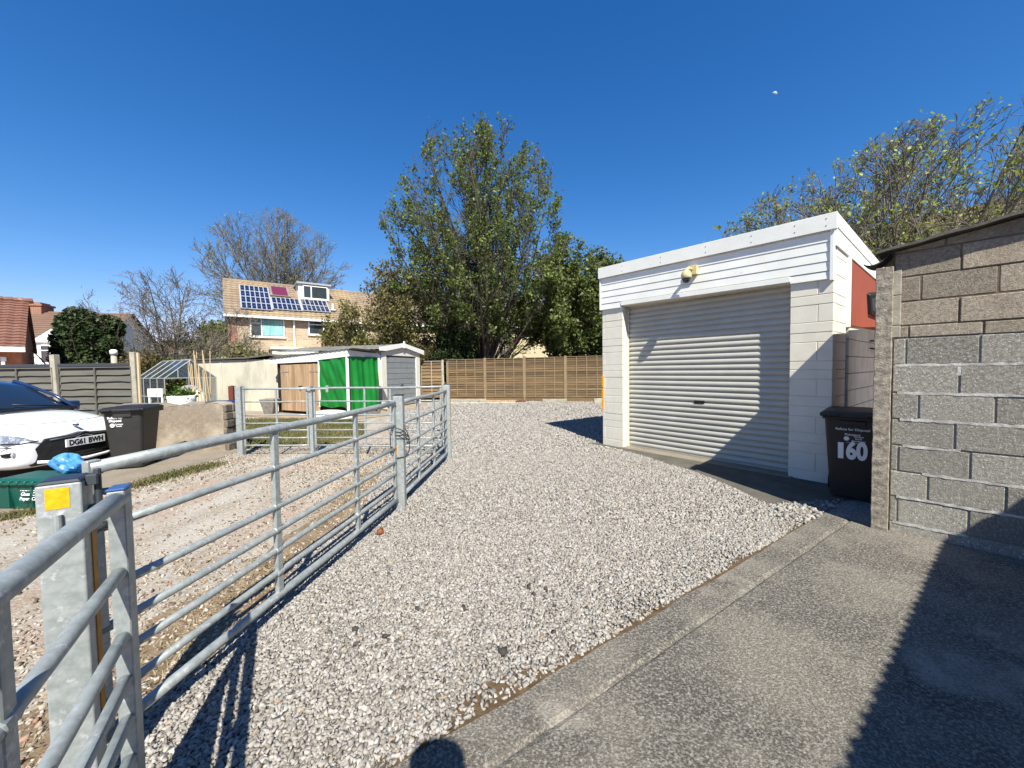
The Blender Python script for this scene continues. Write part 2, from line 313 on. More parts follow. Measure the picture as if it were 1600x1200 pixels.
# terrain: one sheet of worn earth, greener far away
def terrain_mat():
    m = bpy.data.materials.new('worn_earth'); m.use_nodes = True; n = m.node_tree.nodes; L = m.node_tree.links; P = n['Principled BSDF']
    P.inputs['Roughness'].default_value = 0.97; P.inputs['Specular IOR Level'].default_value = 0.15
    tc = n.new('ShaderNodeTexCoord')
    def noise(s, d=6, st=(1, 1, 1)):
        mp = n.new('ShaderNodeMapping'); mp.inputs['Scale'].default_value = st; L.new(tc.outputs['Object'], mp.inputs[0])
        t = n.new('ShaderNodeTexNoise'); t.inputs['Scale'].default_value = s; t.inputs['Detail'].default_value = d; t.inputs['Roughness'].default_value = 0.65
        L.new(mp.outputs[0], t.inputs['Vector']); return t.outputs[0]
    def rng(o, a, b):
        t = n.new('ShaderNodeMapRange'); t.inputs[1].default_value = a; t.inputs[2].default_value = b; L.new(o, t.inputs[0]); return t.outputs[0]
    def mix(f, a, b):
        t = n.new('ShaderNodeMix'); t.data_type = 'RGBA'; L.new(f, t.inputs[0])
        for i, x in ((6, a), (7, b)):
            if isinstance(x, tuple): t.inputs[i].default_value = (*x, 1)
            else: L.new(x, t.inputs[i])
        return t.outputs[2]
    st = (1.6, 0.45, 1)
    c = mix(rng(noise(2.2, 8, st), 0.4, 0.6), (0.30, 0.255, 0.20), (0.41, 0.37, 0.315))
    c = mix(rng(noise(0.8, 5, st), 0.5, 0.62), c, (0.34, 0.25, 0.19))
    c = mix(rng(noise(1.3, 6, st), 0.56, 0.68), c, (0.20, 0.155, 0.095))
    c = mix(rng(noise(28, 4), 0.48, 0.7), c, (0.46, 0.43, 0.375))
    c = mix(rng(noise(45, 3), 0.58, 0.7), c, (0.17, 0.14, 0.105))
    sp = n.new('ShaderNodeSeparateXYZ'); L.new(tc.outputs['Object'], sp.inputs[0])
    c = mix(rng(sp.outputs[1], 17.5, 22), c, (0.07, 0.085, 0.03))
    L.new(c, P.inputs['Base Color'])
    b = n.new('ShaderNodeBump'); b.inputs['Strength'].default_value = 0.9; b.inputs['Distance'].default_value = 0.02
    L.new(noise(40, 6), b.inputs['Height']); L.new(b.outputs[0], P.inputs['Normal']); return m
def sheet(name, poly, z, m, thick=0.0):
    mb = MB(); n = len(poly)
    if thick: mb.prism([(p[0], p[1]) for p in poly], z - thick, z, 'z')
    else: mb.add([(p[0], p[1], z) for p in poly], [tuple(range(n))])
    return tag(mb.build(name, m), kind='structure')
sheet('ground', [(-1500, -1500), (1500, -1500), (1500, 1500), (-1500, 1500)], 0.0, terrain_mat())

M['gravel_base'] = mat('gravel_bed', (0.27, 0.25, 0.225), 0.97, (0.17, 0.155, 0.135), 60, 4, (0.4, 0.6), bump=1.6, bscale=55, speck=(0.40, 0.385, 0.36), spscale=48, spth=(0.5, 0.6), col3=(0.23, 0.205, 0.175), scale3=0.35, c3=(0.5, 0.62))
GPOLY = [(-1.7, 1.1), (-1.0, 0.2), (1.2, 0.2), (6.0, 1.5), (6.0, 3.5), (6, 17.2), (-3.3, 18.6), (-4.3, 14.5), (-3.4, 10.5), (-2.3, 7.2), (-1.9, 5.5), (-1.62, 4.0), (-1.68, 3.0), (-1.58, 2.0)]
sheet('gravel_yard', GPOLY, 0.004, M['gravel_base'])
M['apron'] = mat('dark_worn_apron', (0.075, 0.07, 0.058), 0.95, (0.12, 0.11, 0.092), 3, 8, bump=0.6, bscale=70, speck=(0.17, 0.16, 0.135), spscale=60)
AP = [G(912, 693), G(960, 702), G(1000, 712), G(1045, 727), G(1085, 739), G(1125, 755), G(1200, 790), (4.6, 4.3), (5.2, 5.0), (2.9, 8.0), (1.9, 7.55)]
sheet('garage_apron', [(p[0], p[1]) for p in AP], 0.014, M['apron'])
# concrete yard, falling a little to the right
def concrete():
    m = mat('old_concrete', (0.16, 0.143, 0.115), 0.95, (0.08, 0.072, 0.059), 1.9, 12, (0.42, 0.58), bump=1.3, bscale=90,
            speck=(0.38, 0.352, 0.31), spscale=80, spth=(0.45, 0.72), col3=(0.32, 0.285, 0.235), scale3=0.9, c3=(0.56, 0.64), dark=(0.04, 0.035, 0.028))
    a, b = Vector((3.02, 3.74, 0)), Vector((-0.9, 1.09, 0)); e = (b - a).normalized(); nrm = Vector((-e.y, e.x, 0))
    if nrm.y > 0: nrm = -nrm
    random.seed(3)
    mb = MB(); N = 40; rows = [0, 0.012, 0.19, 0.215, 0.235, 0.5, 1.2, 2.5, 5.0]
    for j, t in enumerate(rows):
        for i in range(N + 1):
            p = a + e * ((a - b).length * (i / N) * 1.5 - 0.12) + nrm * t
            jit = random.uniform(-0.012, 0.012) if j in (0, 1) else random.uniform(-0.006, 0.006) if j in (2, 3, 4) else 0
            p = p + nrm * jit
            z = 0.022
            if j == 0: z = -0.05
            if j == 3: z -= 0.012
            mb.v.append((p.x, p.y, z))
    for j in range(len(rows) - 1):
        for i in range(N): mb.f.append((j * (N + 1) + i, j * (N + 1) + i + 1, (j + 1) * (N + 1) + i + 1, (j + 1) * (N + 1) + i)); mb.m.append(0)
    o = mb.build('concrete_path', m); tag(o, kind='structure')
    # small toe of concrete beside the block wall
    return a, e, nrm
CA, CE, CN = concrete()

M['pad'] = mat('pale_dusty_concrete', (0.25, 0.21, 0.16), 0.95, (0.19, 0.16, 0.12), 2, 7, bump=0.4, bscale=60, speck=(0.42, 0.37, 0.3), spscale=50)
PADP = [G(-60, 830), G(60, 800), G(150, 768), G(230, 747), G(300, 730), G(345, 716), G(372, 706), (-5.3, 8.5), (-14, 8.5), (-14, 3.5)]
sheet('parking_pad', [(p[0], p[1]) for p in PADP], 0.008, M['pad'])
M['lawn'] = mat('worn_lawn', (0.075, 0.085, 0.025), 0.95, (0.19, 0.15, 0.075), 1.6, 8, bump=1.2, bscale=60, speck=(0.28, 0.23, 0.11), spscale=25)
sheet('lawn', [(-8.0, 8.0), (-5.3, 7.5), (-3.8, 7.8), (-3.3, 8.6), (-4.3, 11.2), (-6.5, 12.2), (-12, 13.0), (-12, 9)], 0.008, M['lawn'])
M['shedpad'] = mat('shed_hardstanding', (0.36, 0.28, 0.2), 0.95, (0.24, 0.19, 0.14), 2, 7, bump=0.4, bscale=40)
sheet('shed_hardstanding', [(-9.2, 13.2), (-5.2, 11.3), (-3.9, 13.2), (-4.0, 18.2), (-8, 18), (-12, 15)], 0.012, M['shedpad'])

# ------------------------------------------------------------------ gravel stones
def inpoly(x, y, poly):
    r = np.zeros(len(x), bool); n = len(poly)
    for i in range(n):
        x0, y0 = poly[i][0], poly[i][1]; x1, y1 = poly[(i + 1) % n][0], poly[(i + 1) % n][1]
        c = ((y0 > y) != (y1 > y)) & (x < (x1 - x0) * (y - y0) / ((y1 - y0) if y1 != y0 else 1e-9) + x0); r ^= c
    return r
def stones(name, X, Y, Z, size, m, seed=1, flat=0.5, label=None):
    rs = np.random.RandomState(seed); N = len(X)
    T = np.array([(x, y, z) for z in (-1, 1) for x, y in ((-1, -1), (1, -1), (1, 1), (-1, 1))], float) * 0.5
    V = T[None] + rs.uniform(-0.22, 0.22, (N, 8, 3))
    S = size[:, None, None] * rs.uniform(0.7, 1.3, (N, 1, 3)) * np.array([1.2, 0.85, flat]); V = V * S
    q = rs.normal(size=(N, 4)) * np.array([1.0, 0.42, 0.42, 1.0]); q /= np.linalg.norm(q, axis=1)[:, None]
    a, b, c, d = q.T
    R = np.array([[1 - 2 * (c * c + d * d), 2 * (b * c - a * d), 2 * (b * d + a * c)], [2 * (b * c + a * d), 1 - 2 * (b * b + d * d), 2 * (c * d - a * b)], [2 * (b * d - a * c), 2 * (c * d + a * b), 1 - 2 * (b * b + c * c)]]).transpose(2, 0, 1)
    V = np.einsum('nij,nkj->nki', R, V) + np.stack([X, Y, Z], 1)[:, None]
    F = np.array([(0, 3, 2, 1), (4, 5, 6, 7), (0, 1, 5, 4), (1, 2, 6, 5), (2, 3, 7, 6), (3, 0, 4, 7)])
    Fq = (F[None] + 8 * np.arange(N)[:, None, None]).reshape(-1, 4)
    return npmesh(name, V.reshape(-1, 3), Fq, m)
def lattice(x0, x1, y0, y1, st, rs, jit=0.75):
    gx, gy = np.meshgrid(np.arange(x0, x1, st), np.arange(y0, y1, st)); gx = gx.ravel(); gy = gy.ravel()
    return gx + rs.uniform(-st, st, len(gx)) * jit, gy + rs.uniform(-st, st, len(gy)) * jit
def infrustum(x, y, pad=0.3): return np.abs(x) < y * 1.36 + pad
rs = np.random.RandomState(5)
def edge_dist(x, y): return (x - CA.x) * CN.x + (y - CA.y) * CN.y
allx = []
for (y0, y1, st, sz) in ((1.0, 3.6, 0.0125, 0.0175), (3.6, 6.8, 0.0185, 0.0215), (6.8, 11, 0.034, 0.033), (11, 18.5, 0.06, 0.046)):
    x, y = lattice(-5, 6, y0, y1, st, rs)
    k = inpoly(x, y, GPOLY) & infrustum(x, y) & (edge_dist(x, y) < -0.015) & ~inpoly(x, y, AP)
    x, y = x[k], y[k]
    # thinner near the concrete edge and track edge, where brown soil shows
    ed = -edge_dist(x, y); keep = rs.rand(len(x)) < np.clip(0.75 + ed * 2.2 + 0.55 * np.sin(x * 5 + y * 3) - .15 * (y < 2.1), 0.3, 1); x, y = x[keep], y[keep]
    allx.append((x, y, np.full(len(x), sz) * rs.uniform(0.6, 1.25, len(x))))
X = np.concatenate([a[0] for a in allx]); Y = np.concatenate([a[1] for a in allx]); S = np.concatenate([a[2] for a in allx])
tag(stones('gravel', X, Y, 0.006 + rs.uniform(0, 0.012, len(X)), S, M['stone'], 7), kind='stuff')
M['soil'] = mat('brown_soil', (0.07, 0.042, 0.02), 0.97, (0.13, 0.085, 0.045), 14, bump=1.0, bscale=60)
sp = []
for i in range(26):
    t = i / 25 * 4.3 + 0.2
    p = CA + CE * t - CN * (-0.01); q = CA + CE * t + (-CN) * (0.015 + 0.05 * abs(math.sin(i * 1.7)) + (0.10 * abs(math.sin(i * 2.3)) if i > 15 else 0)); sp.append((p, q))
mb = MB()
for (p, q) in sp: mb.v += [(p.x, p.y, 0.009), (q.x, q.y, 0.009)]
for i in range(len(sp) - 1): mb.f.append((2 * i, 2 * i + 1, 2 * i + 3, 2 * i + 2)); mb.m.append(0)
tag(mb.build('soil_strip', M['soil']), kind='structure')
M['verge'] = mat('brown_verge_dirt', (0.15, 0.10, 0.055), 0.97, (0.24, 0.18, 0.115), 5, 8, bump=1.2, bscale=50, speck=(0.36, 0.31, 0.25), spscale=45, spth=(0.56, 0.66))
vg = [(-1.62, 1.0), (-1.60, 2.0), (-1.70, 3.0), (-1.64, 4.0), (-1.92, 5.4), (-2.15, 5.2), (-1.95, 4.2), (-2.12, 3.4), (-2.0, 2.9), (-2.25, 2.3), (-2.05, 1.9), (-2.3, 1.4), (-2.1, .9)]
sheet('dirt_verge', vg, 0.003, M['verge'])
# scattered stones over the dirt track
x, y = lattice(-7, -0.7, 0.8, 9, 0.024, rs)
k = ~inpoly(x, y, GPOLY) & ~inpoly(x, y, PADP) & infrustum(x, y) & (rs.rand(len(x)) < np.clip(0.16 + 0.22 * np.sin(x * 2.3 + 1) + 0.2 * np.sin(y * 1.3) + 0.6 * np.exp(-((x + 1.5) ** 2) / 0.12), 0.06, 0.85))
x, y = x[k], y[k]
tag(stones('track_stones', x, y, np.full(len(x), 0.003), rs.uniform(0.009, 0.025, len(x)), M['stone_tan'], 8, 0.5), kind='stuff')
# stones spilt on the concrete edge by the bin
xx = rs.uniform(2.7, 3.35, 160); yy = rs.uniform(3.45, 4.0, 160); kk = (edge_dist(xx, yy) < 0.0); xx, yy = xx[kk], yy[kk]
tag(stones('loose_stones', xx, yy, np.full(len(xx), 0.02), rs.uniform(0.02, 0.045, len(xx)), M['stone'], 9, 0.7), kind='stuff')
# a few larger dark stones on the gravel
DK = [(652, 952), (725, 951), (556, 984), (604, 1025), (826, 918), (853, 922), (866, 948), (1425, 60), (827, 875), (786, 1020), (865, 989), (835, 930), (604, 994)]
for i, (px, py) in enumerate([d for d in DK if d[1] > 800]):
    p = G(px, py, 0.02); o = stones('dark_stone', np.array([0.]), np.array([0.]), np.array([0.]), np.array([0.019 + 0.004 * (i % 3)]), M['stone_dark'], 20 + i, 0.7)
    o.location = (p.x, p.y, 0.024); tag(o, 'small dark brown stone lying loose on the pale gravel', 'stone', 'dark stones on the gravel')
p = G(594, 838); mb = MB(); mb.lathe([(0.004, 0), (0.026, 0.006), (0.034, 0.022), (0.028, 0.042), (0.012, 0.056), (0.003, 0.06)], (0, 0, 0), 10); mb.box(-0.004, 0.03, -0.003, 0.003, 0.05, 0.07)
o = mb.build('fallen_fruit', mat('orange_brown_peel', (0.22, 0.075, 0.02), 0.7, (0.12, 0.045, 0.02), 40), smooth=True); o.location = (p.x, p.y, 0.015)
tag(o, 'small orange brown fallen fruit lying on the gravel beside the middle gate post', 'fruit')

# ------------------------------------------------------------------ grass
def blades(name, X, Y, H, m, seed=1, wdt=0.006, lean=0.5, z=0.0):
    rs = np.random.RandomState(seed); N = len(X); a = rs.uniform(0, 2 * PI, N); ln = rs.uniform(0.1, lean, N) * H; b = rs.uniform(0, 2 * PI, N)
    W = np.full(N, wdt) * rs.uniform(0.6, 1.4, N); V = np.zeros((N, 4, 3))
    V[:, 0] = np.stack([X - W * np.cos(a), Y - W * np.sin(a), np.full(N, z)], 1); V[:, 1] = np.stack([X + W * np.cos(a), Y + W * np.sin(a), np.full(N, z)], 1)
    V[:, 2] = np.stack([X + ln * np.cos(b) + W * 0.3 * np.cos(a), Y + ln * np.sin(b) + W * 0.3 * np.sin(a), z + H], 1)
    V[:, 3] = np.stack([X + ln * 0.45 * np.cos(b) - W * 0.8 * np.cos(a), Y + ln * 0.45 * np.sin(b) - W * 0.8 * np.sin(a), z + H * 0.6], 1)
    return npmesh(name, V.reshape(-1, 3), (np.arange(4)[None] + 4 * np.arange(N)[:, None]), m)
gx = []; gy = []
for (a, b, n, wd) in ((G(195, 765), G(262, 748), 700, 0.07), (G(255, 748), G(335, 727), 1500, 0.11), (G(0, 812), G(60, 800), 500, 0.06)):
    t = rs.rand(n * 2); t = t[(np.sin(t * 40) + np.sin(t * 17 + 1) + rs.normal(0, .6, n * 2)) > 0]; n = len(t); gx.append(a.x + (b.x - a.x) * t + rs.normal(0, wd, n)); gy.append(a.y + (b.y - a.y) * t + rs.normal(0, wd, n))
gx = np.concatenate(gx); gy = np.concatenate(gy)
tag(blades('grass', gx, gy, rs.uniform(0.015, 0.075, len(gx)), M['grass'], 3, .005, 1.2), 'rough green grass growing along the edge of the parking pad', 'grass', kind='stuff')
n = 15000; gx = rs.uniform(-9, -3.4, n); gy = rs.uniform(7.6, 12.5, n); k = inpoly(gx, gy, [(-8.0, 8.0), (-5.3, 7.5), (-3.8, 7.8), (-3.3, 8.6), (-4.3, 11.2), (-6.5, 12.2), (-9, 12.4), (-9, 9)]); gx, gy = gx[k], gy[k]
tag(blades('lawn_grass', gx, gy, rs.uniform(0.03, 0.08, len(gx)), M['grass'], 4, 0.009, z=0.01), 'patchy green grass beyond the far gates', 'grass', kind='stuff')
n = 4200; t = rs.rand(n); gy = 1.1 + t * 5; gx = -1.75 - 0.05 * gy - np.abs(rs.normal(0, 0.22, n)) + 0.12; k = (np.sin(gy * 5) + np.sin(gx * 9 + gy * 3) > -0.6); gx, gy = gx[k], gy[k]
tag(blades('dry_grass', gx, gy, rs.uniform(0.008, 0.03, len(gx)), M['straw'], 5, 0.004, 2.2), 'dry flattened grass beside the galvanised gates', 'grass', kind='stuff')

# ------------------------------------------------------------------ galvanised gates and posts
RZ = [1.155, 0.92, 0.68, 0.535, 0.41, 0.27, 0.13]
def gate(P0, P1, ups, rz, label, group, r0=0.025, r=0.018, rb=0.024, uw=0.022, capm=None, bars=True, short=None):
    P0 = Vector((P0[0], P0[1], 0)); P1 = Vector((P1[0], P1[1], 0)); d = P1 - P0; L = d.length
    e = empty('field_gate', P0, azr(d), label, 'gate', group); uw0 = uw
    for i, z in enumerate(rz):
        rr = r0 if i == 0 else rb if i == len(rz) - 1 else r
        n = 7; pts = [(L * k / (n - 1), 0.0, z + 0.004 * math.sin(k * 1.3 + i)) for k in range(n)]
        MB().tube(pts, rr, 14).build('rail', M['steel'], e, smooth=True)
    for k, s in enumerate(ups):
        s = min(max(s, 0.012), L - 0.012); end = (k == 0 or k == len(ups) - 1)
        t = rz[0] + (0.03 if end else -0.012)
        uw = uw0 if k == 0 else min(uw0, .022)
        mb = MB(); mb.box(s - uw, s + uw, -uw * 0.62, uw * 0.62, rz[-1] - (0.03 if end else 0), t)
        if not end:
            for z in rz[1:-1]: mb.tube([(s - uw - 0.006, 0, z), (s + uw + 0.006, 0, z)], r + 0.003, 12)
        up = mb.build('upright', M['steel'], e, bevel=0.003)
        if end and capm: MB().box(s - uw - 0.002, s + uw + 0.002, -uw * 0.7, uw * 0.7, t, t + 0.008).build('cap', capm, up, bevel=0.003)
    return e, L
GP0, GP1, GP2 = (-1.565, 1.40), (-1.245, 4.03), (-1.095, 6.30)
gate(GP0, GP1, [0.0, 0.93, 1.87, 2.76], RZ, 'long galvanised seven bar gate between the near post and the middle post', 'galvanised field gates')
gate((-1.225, 4.19), GP2, [0.0, 0.62, 1.35, 2.1], RZ, 'galvanised gate edged by the middle post and the farthest yellow striped post', 'galvanised field gates')
zz = [z + 0.055 for z in RZ]
gate((-4.86, 6.92), (-3.66, 6.86), [0.0, 0.62, 1.19], zz, 'narrow galvanised gate leaf next to the low rubble wall', 'galvanised field gates', r0=0.018, r=0.012, rb=0.016, uw=0.017)
gate((-3.55, 6.86), (-1.22, 6.62), [0.0, 0.95, 1.42, 2.33], zz, 'wide galvanised gate leaf in front of the green tarpaulin shed', 'galvanised field gates', r0=0.018, r=0.012, rb=0.016, uw=0.017)
NZ = [1.11, 0.88, 0.675, 0.54, 0.415, 0.285, 0.14]
ND = Vector((0.515, -0.857, 0)).normalized(); NP = Vector((-1.252, 1.21, 0))
e, L = gate(NP, NP + ND * 1.9, [0.0, 0.64, 1.25, 1.9], NZ, 'near gate stile and rails with blue cap closest to the camera', 'galvanised field gates', capm=M['capblue'], uw=0.033)
mb = MB(); Mx = Matrix.Translation((0.004, -0.0175, 1.005)) @ Matrix.Rotation(PI / 2, 4, 'X')
mb.lathe([(0.014, 0), (0.014, 0.004), (0.007, 0.005)], (0, 0, 0), 14, 0, Mx); mb.build('bolt_hole', M['steel_dark'], e, smooth=True)
mb = MB(); mb.tube([(0.012, -0.03, 1.03), (0.06, -0.035, 1.045)], 0.011, 12); mb.tube([(0.055, -0.035, 1.03), (0.055, -0.035, 1.06)], 0.007, 10); mb.build('latch_bolt', M['steel_dark'], e, smooth=True)

def gpost(loc, rz, w, d, h, label, stripe=True, cap=True, sticker=False):
    e = empty('gate_post', (loc[0], loc[1], 0), rz, label, 'post', 'galvanised gate posts')
    mb = MB(); mb.box(-w / 2, w / 2, -d / 2, d / 2, -0.2, h); mb.build('post_tube', M['steel'], e, bevel=0.006, bseg=3)
    if cap:
        mb = MB(); c = 0.002; mb.hexa([(-w / 2 - c, -d / 2 - c, h), (w / 2 + c, -d / 2 - c, h), (w / 2 + c, d / 2 + c, h), (-w / 2 - c, d / 2 + c, h)],
                [(-w / 2 + .008, -d / 2 + .008, h + .012), (w / 2 - .008, -d / 2 + .008, h + .012), (w / 2 - .008, d / 2 - .008, h + .012), (-w / 2 + .008, d / 2 - .008, h + .012)])
        mb.build('cap', M['capblack'], e, bevel=0.003)
    return e
# near post: rotated with the near gate
e = gpost((-1.505, 1.275), math.atan2(0.56, 0.83), 0.104, 0.104, 1.148, 'thick square galvanised post with yellow reflective sticker and dark cap')
MB().box(-0.030, 0.024, -0.0535, -0.052, 1.068, 1.135).build('sticker', M['yellow'], e)
MB().box(0.052, 0.0555, 0.006, 0.05, 0.25, 1.02).build('tape_strip', M['ochre'], e)
mb = MB(); mb.tube([(-0.003, -0.062, 0.98), (-0.003, -0.062, 1.05)], 0.011, 12); mb.box(-0.014, 0.008, -0.064, -0.052, 0.975, 0.985); mb.build('gate_hook', M['steel'], e, smooth=False)
mb = MB(); mb.box(0.052, 0.085, -0.01, 0.03, 1.02, 1.05); mb.box(0.052, 0.08, -0.02, 0.02, 1.125, 1.16); mb.tube([(0.075, 0.01, 1.0), (0.075, 0.01, 1.175)], 0.010, 10)
mb.build('hinge', M['steel_dark'], e, bevel=0.002)
mb = MB(); mb.lathe([(0.016, 0), (0.016, 0.002)], (0, 0, 0), 14, 0, Matrix.Translation((0.036, -0.0525, 1.0)) @ Matrix.Rotation(PI / 2, 4, 'X')); mb.build('bolt_hole', M['darkgap'], e)
# middle post with cable
e = gpost((-1.218, 4.11), 0.06, 0.10, 0.10, 1.235, 'square galvanised post with black cable tied round it between two gates')
MB().box(-0.0505, -0.046, -0.0515, -0.049, 0.80, 1.02).build('tape_strip', M['yellow'], e)
MB().box(-0.03, -0.012, -0.0525, -0.0502, 0.60, 0.70).build('tape_strip', M['yellow'], e)
MB().box(-0.055, 0.055, -0.055, 0.055, -0.02, 0.006).build('foot_plate', M['steel_dark'], e)
random.seed(11)
mb = MB(); pts = []
for k in range(70):
    t = k / 69 * 2 * PI * 3.2; rr = 0.085 + 0.012 * math.sin(k * .9); pts.append((rr * math.cos(t), rr * math.sin(t), 0.93 - 0.13 * (k / 69) - 0.05 * (math.cos(t) > 0) * abs(math.cos(t)) - (0.12 if 20 < k < 24 else 0)))
mb.tube(pts, 0.0045, 6)
mb.tube([(0.07, -0.05, 0.9), (0.12, -0.06, 0.78), (0.115, -0.06, 0.66), (0.07, -0.055, 0.585), (-0.04, -0.06, 0.57), (-0.085, -0.05, 0.62), (-0.09, -0.03, 0.8), (-0.07, -0.05, 0.9)], 0.0045, 6)
mb.build('tied_cable', M['rubber'], e, smooth=True)
# farthest post
e = gpost((-1.085, 6.36), 0.06, 0.11, 0.09, 1.26, 'square galvanised post with long yellow edge strip at the end of the gates')
MB().box(0.0555, 0.058, -0.045, -0.015, 0.35, 1.1).build('tape_strip', M['ochre'], e)
gpost((-4.93, 6.93), 0.0, 0.10, 0.10, 1.26, 'slim galvanised post beside the end of the low rubble wall', cap=False)
e = gpost((-3.605, 6.88), 0.0, 0.06, 0.09, 1.25, 'galvanised centre post where the two far gate leaves meet', cap=False)
mb = MB(); mb.tube([(-0.35, -0.06, 1.20), (0.35, -0.06, 1.20)], 0.014, 8); mb.box(-0.03, 0.03, -0.08, -0.05, 1.17, 1.25); mb.box(0.3, 0.34, -0.075, -0.045, 1.14, 1.26); mb.build('sliding_latch', M['steel'], e)

# ------------------------------------------------------------------ main garage
GL = Vector((1.76, 7.45, 0)); GD = Vector((0.6281, -0.7781, 0))
ge = empty('garage', GL, azr(GD), 'flat roofed cream block garage with white boarding and roller shutter door', 'garage')
W_ = 3.49; DEP = 5.4; SH = -0.02
ZB = [0.0, .14, .37, .50, .63, .84, .97, 1.10, 1.32, 1.44, 1.55, 1.79, 1.91, 2.04, 2.26, 2.38, 2.62]
def blocks(mb, s0, s1, y0, y1, zb, m=0, gap=0.007, joints=None):
    random.seed(int(s0 * 100) + 5)
    for i in range(len(zb) - 1):
        tall = (zb[i + 1] - zb[i]) > 0.19
        cuts = [s0] + ([j for j in (joints or []) if s0 < j < s1] if tall else []) + [s1]
        for a, b in zip(cuts[:-1], cuts[1:]):
            o = random.uniform(-0.002, 0.002)
            mb.box(a + (gap / 2 if a > s0 else 0), b - (gap / 2 if b < s1 else 0), y0 + o, y1, zb[i] + gap / 2, zb[i + 1] - gap / 2, m)
mb = MB()
blocks(mb, 0.0, 0.46, 0.0, 0.10, ZB, joints=[0.07])
blocks(mb, 3.045, W_, 0.0, 0.10, ZB, joints=[3.335])
mb.box(0.004, 0.457, 0.006, 0.21, 0, 2.62, 1); mb.box(3.048, W_ - 0.004, 0.006, 0.21, 0, 2.62, 1)
mb.box(0.004, 3.486, 0.012, 0.2, 2.63, 3.28, 1, sh=SH)
# side walls: left whole, right corner pier + low wall behind the red board
mb.box(0.0, 0.2, 0.21, DEP, 0, 3.2, 0)
mb.box(W_ - 0.21, W_ - 0.05, 0.68, DEP, 0, 3.15, 1)
mb.box(0.2, W_ - 0.2, DEP - 0.2, DEP, 0, 3.1, 0)
zs = ZB[:] + [2.84, 3.06]
for i in range(len(zs) - 1): mb.box(W_ - 0.2, W_ + 0.001, 0.104, 0.66, zs[i] + 0.003, zs[i + 1] - 0.003, 0)
zl = [0, .23, .46, .69, .92, 1.15, 1.38, 1.61, 1.84, 2.07]
for i in range(9):
    off = 0.22 * (i % 2)
    for k in range(12):
        a = 0.68 + max(0, k * 0.44 - off); b = min(DEP, 0.68 + (k + 1) * 0.44 - off)
        if b > a + 0.02: mb.box(W_ - 0.05, W_ + 0.03, a + 0.004, b - 0.004, zl[i] + 0.004, zl[i + 1] - 0.004, 2)
mb.build('wall', [M['cream'], M['cream_joint'], mat('shaded_cream_block', (0.62, 0.60, 0.53), 0.9, (0.52, 0.50, 0.44), 4, bump=.4, bscale=60)], ge, bevel=0.004)  # third material: darker copy of the cream, low wall's shade put into the colour
# boarding above the door
mb = MB(); zc = 2.61; hb = 0.118
def clad(mb, s0, s1, z0, z1, y=-0.03):
    z = z0
    while z < z1 - 0.01:
        t = min(z + hb, z1)
        mb.hexa([(s0, y - 0.007, z + 0.005 + SH * s0), (s1, y - 0.007, z + 0.005 + SH * s1), (s1, y + .02, z + SH * s1), (s0, y + .02, z + SH * s0)],
                [(s0, y, t + SH * s0), (s1, y, t + SH * s1), (s1, y + .02, t + SH * s1), (s0, y + .02, t + SH * s0)])
        z = t
clad(mb, -0.005, W_ - 0.02, 2.72, 3.22)
clad(mb, -0.005, 0.45, 2.61, 2.716); clad(mb, 3.05, W_ - 0.02, 2.62, 2.716)
mb.box(-0.012, W_, -0.008, 0.0, 2.66, 3.22, 1, sh=SH)
mb.build('boarding', [M['white_paint'], M['felt']], ge)
mb = MB(); mb.box(0.45, 3.05, -0.045, 0.02, 2.645, 2.715, sh=SH); mb.box(W_ - 0.035, W_ + 0.004, -0.05, 0.02, 2.6, 3.22, sh=SH); mb.box(-0.03, -0.004, -0.05, 0.02, 2.61, 3.22, sh=SH)
mb.build('trim', M['white_paint'], ge, bevel=0.003)
mb = MB(); mb.box(-0.04, W_ + 0.035, -0.075, -0.048, 3.205, 3.405, sh=SH); mb.box(-0.04, W_ + 0.01, -0.048, 0.0, 3.25, 3.39, sh=SH); mb.build('fascia', M['white_paint'], ge, bevel=0.003)
mb = MB()
for s in (0.5, 1.25, 1.98, 2.6, 3.1, 3.42):
    for dz in (0.055, 0.14):
        MB().lathe([(0.007, 0), (0.006, 0.003)], (0, 0, 0), 8, 0, Matrix.Translation((s, -0.0755, 3.205 + dz + SH * s)) @ Matrix.Rotation(PI / 2, 4, 'X')).build('fixing_screw', M['steel_dark'], ge)
mb = MB()
def slope(y): return -0.047 * y
x0 = W_ + 0.003
mb.hexa([(x0 + .0, -0.048, 3.16), (x0 + .03, -0.048, 3.16), (x0 + .03, 4.6, 3.16 - .21), (x0, 4.6, 3.16 - .21)], [(x0, -0.048, 3.33), (x0 + .03, -0.048, 3.33), (x0 + .03, 4.6, 3.33 - .21), (x0, 4.6, 3.33 - .21)])
mb.hexa([(x0, 0.0, 2.95), (x0 + .02, 0.0, 2.95), (x0 + .02, 4.6, 2.95 - .11), (x0, 4.6, 2.95 - .11)], [(x0, 0.0, 3.157), (x0 + .02, 0.0, 3.157), (x0 + .02, 4.6, 3.157 - .21), (x0, 4.6, 3.157 - .21)])
mb.build('side_fascia', M['white_paint'], ge, bevel=0.002)
mb = MB(); mb.hexa([(-0.02, -0.04, 3.33), (W_ + .02, -0.04, 3.27), (W_ + .02, DEP, 3.05), (-0.02, DEP, 3.12)], [(-0.02, -0.04, 3.375), (W_ + .02, -0.04, 3.305), (W_ + .02, DEP, 3.09), (-0.02, DEP, 3.16)]); mb.build('roof', M['felt'], ge)
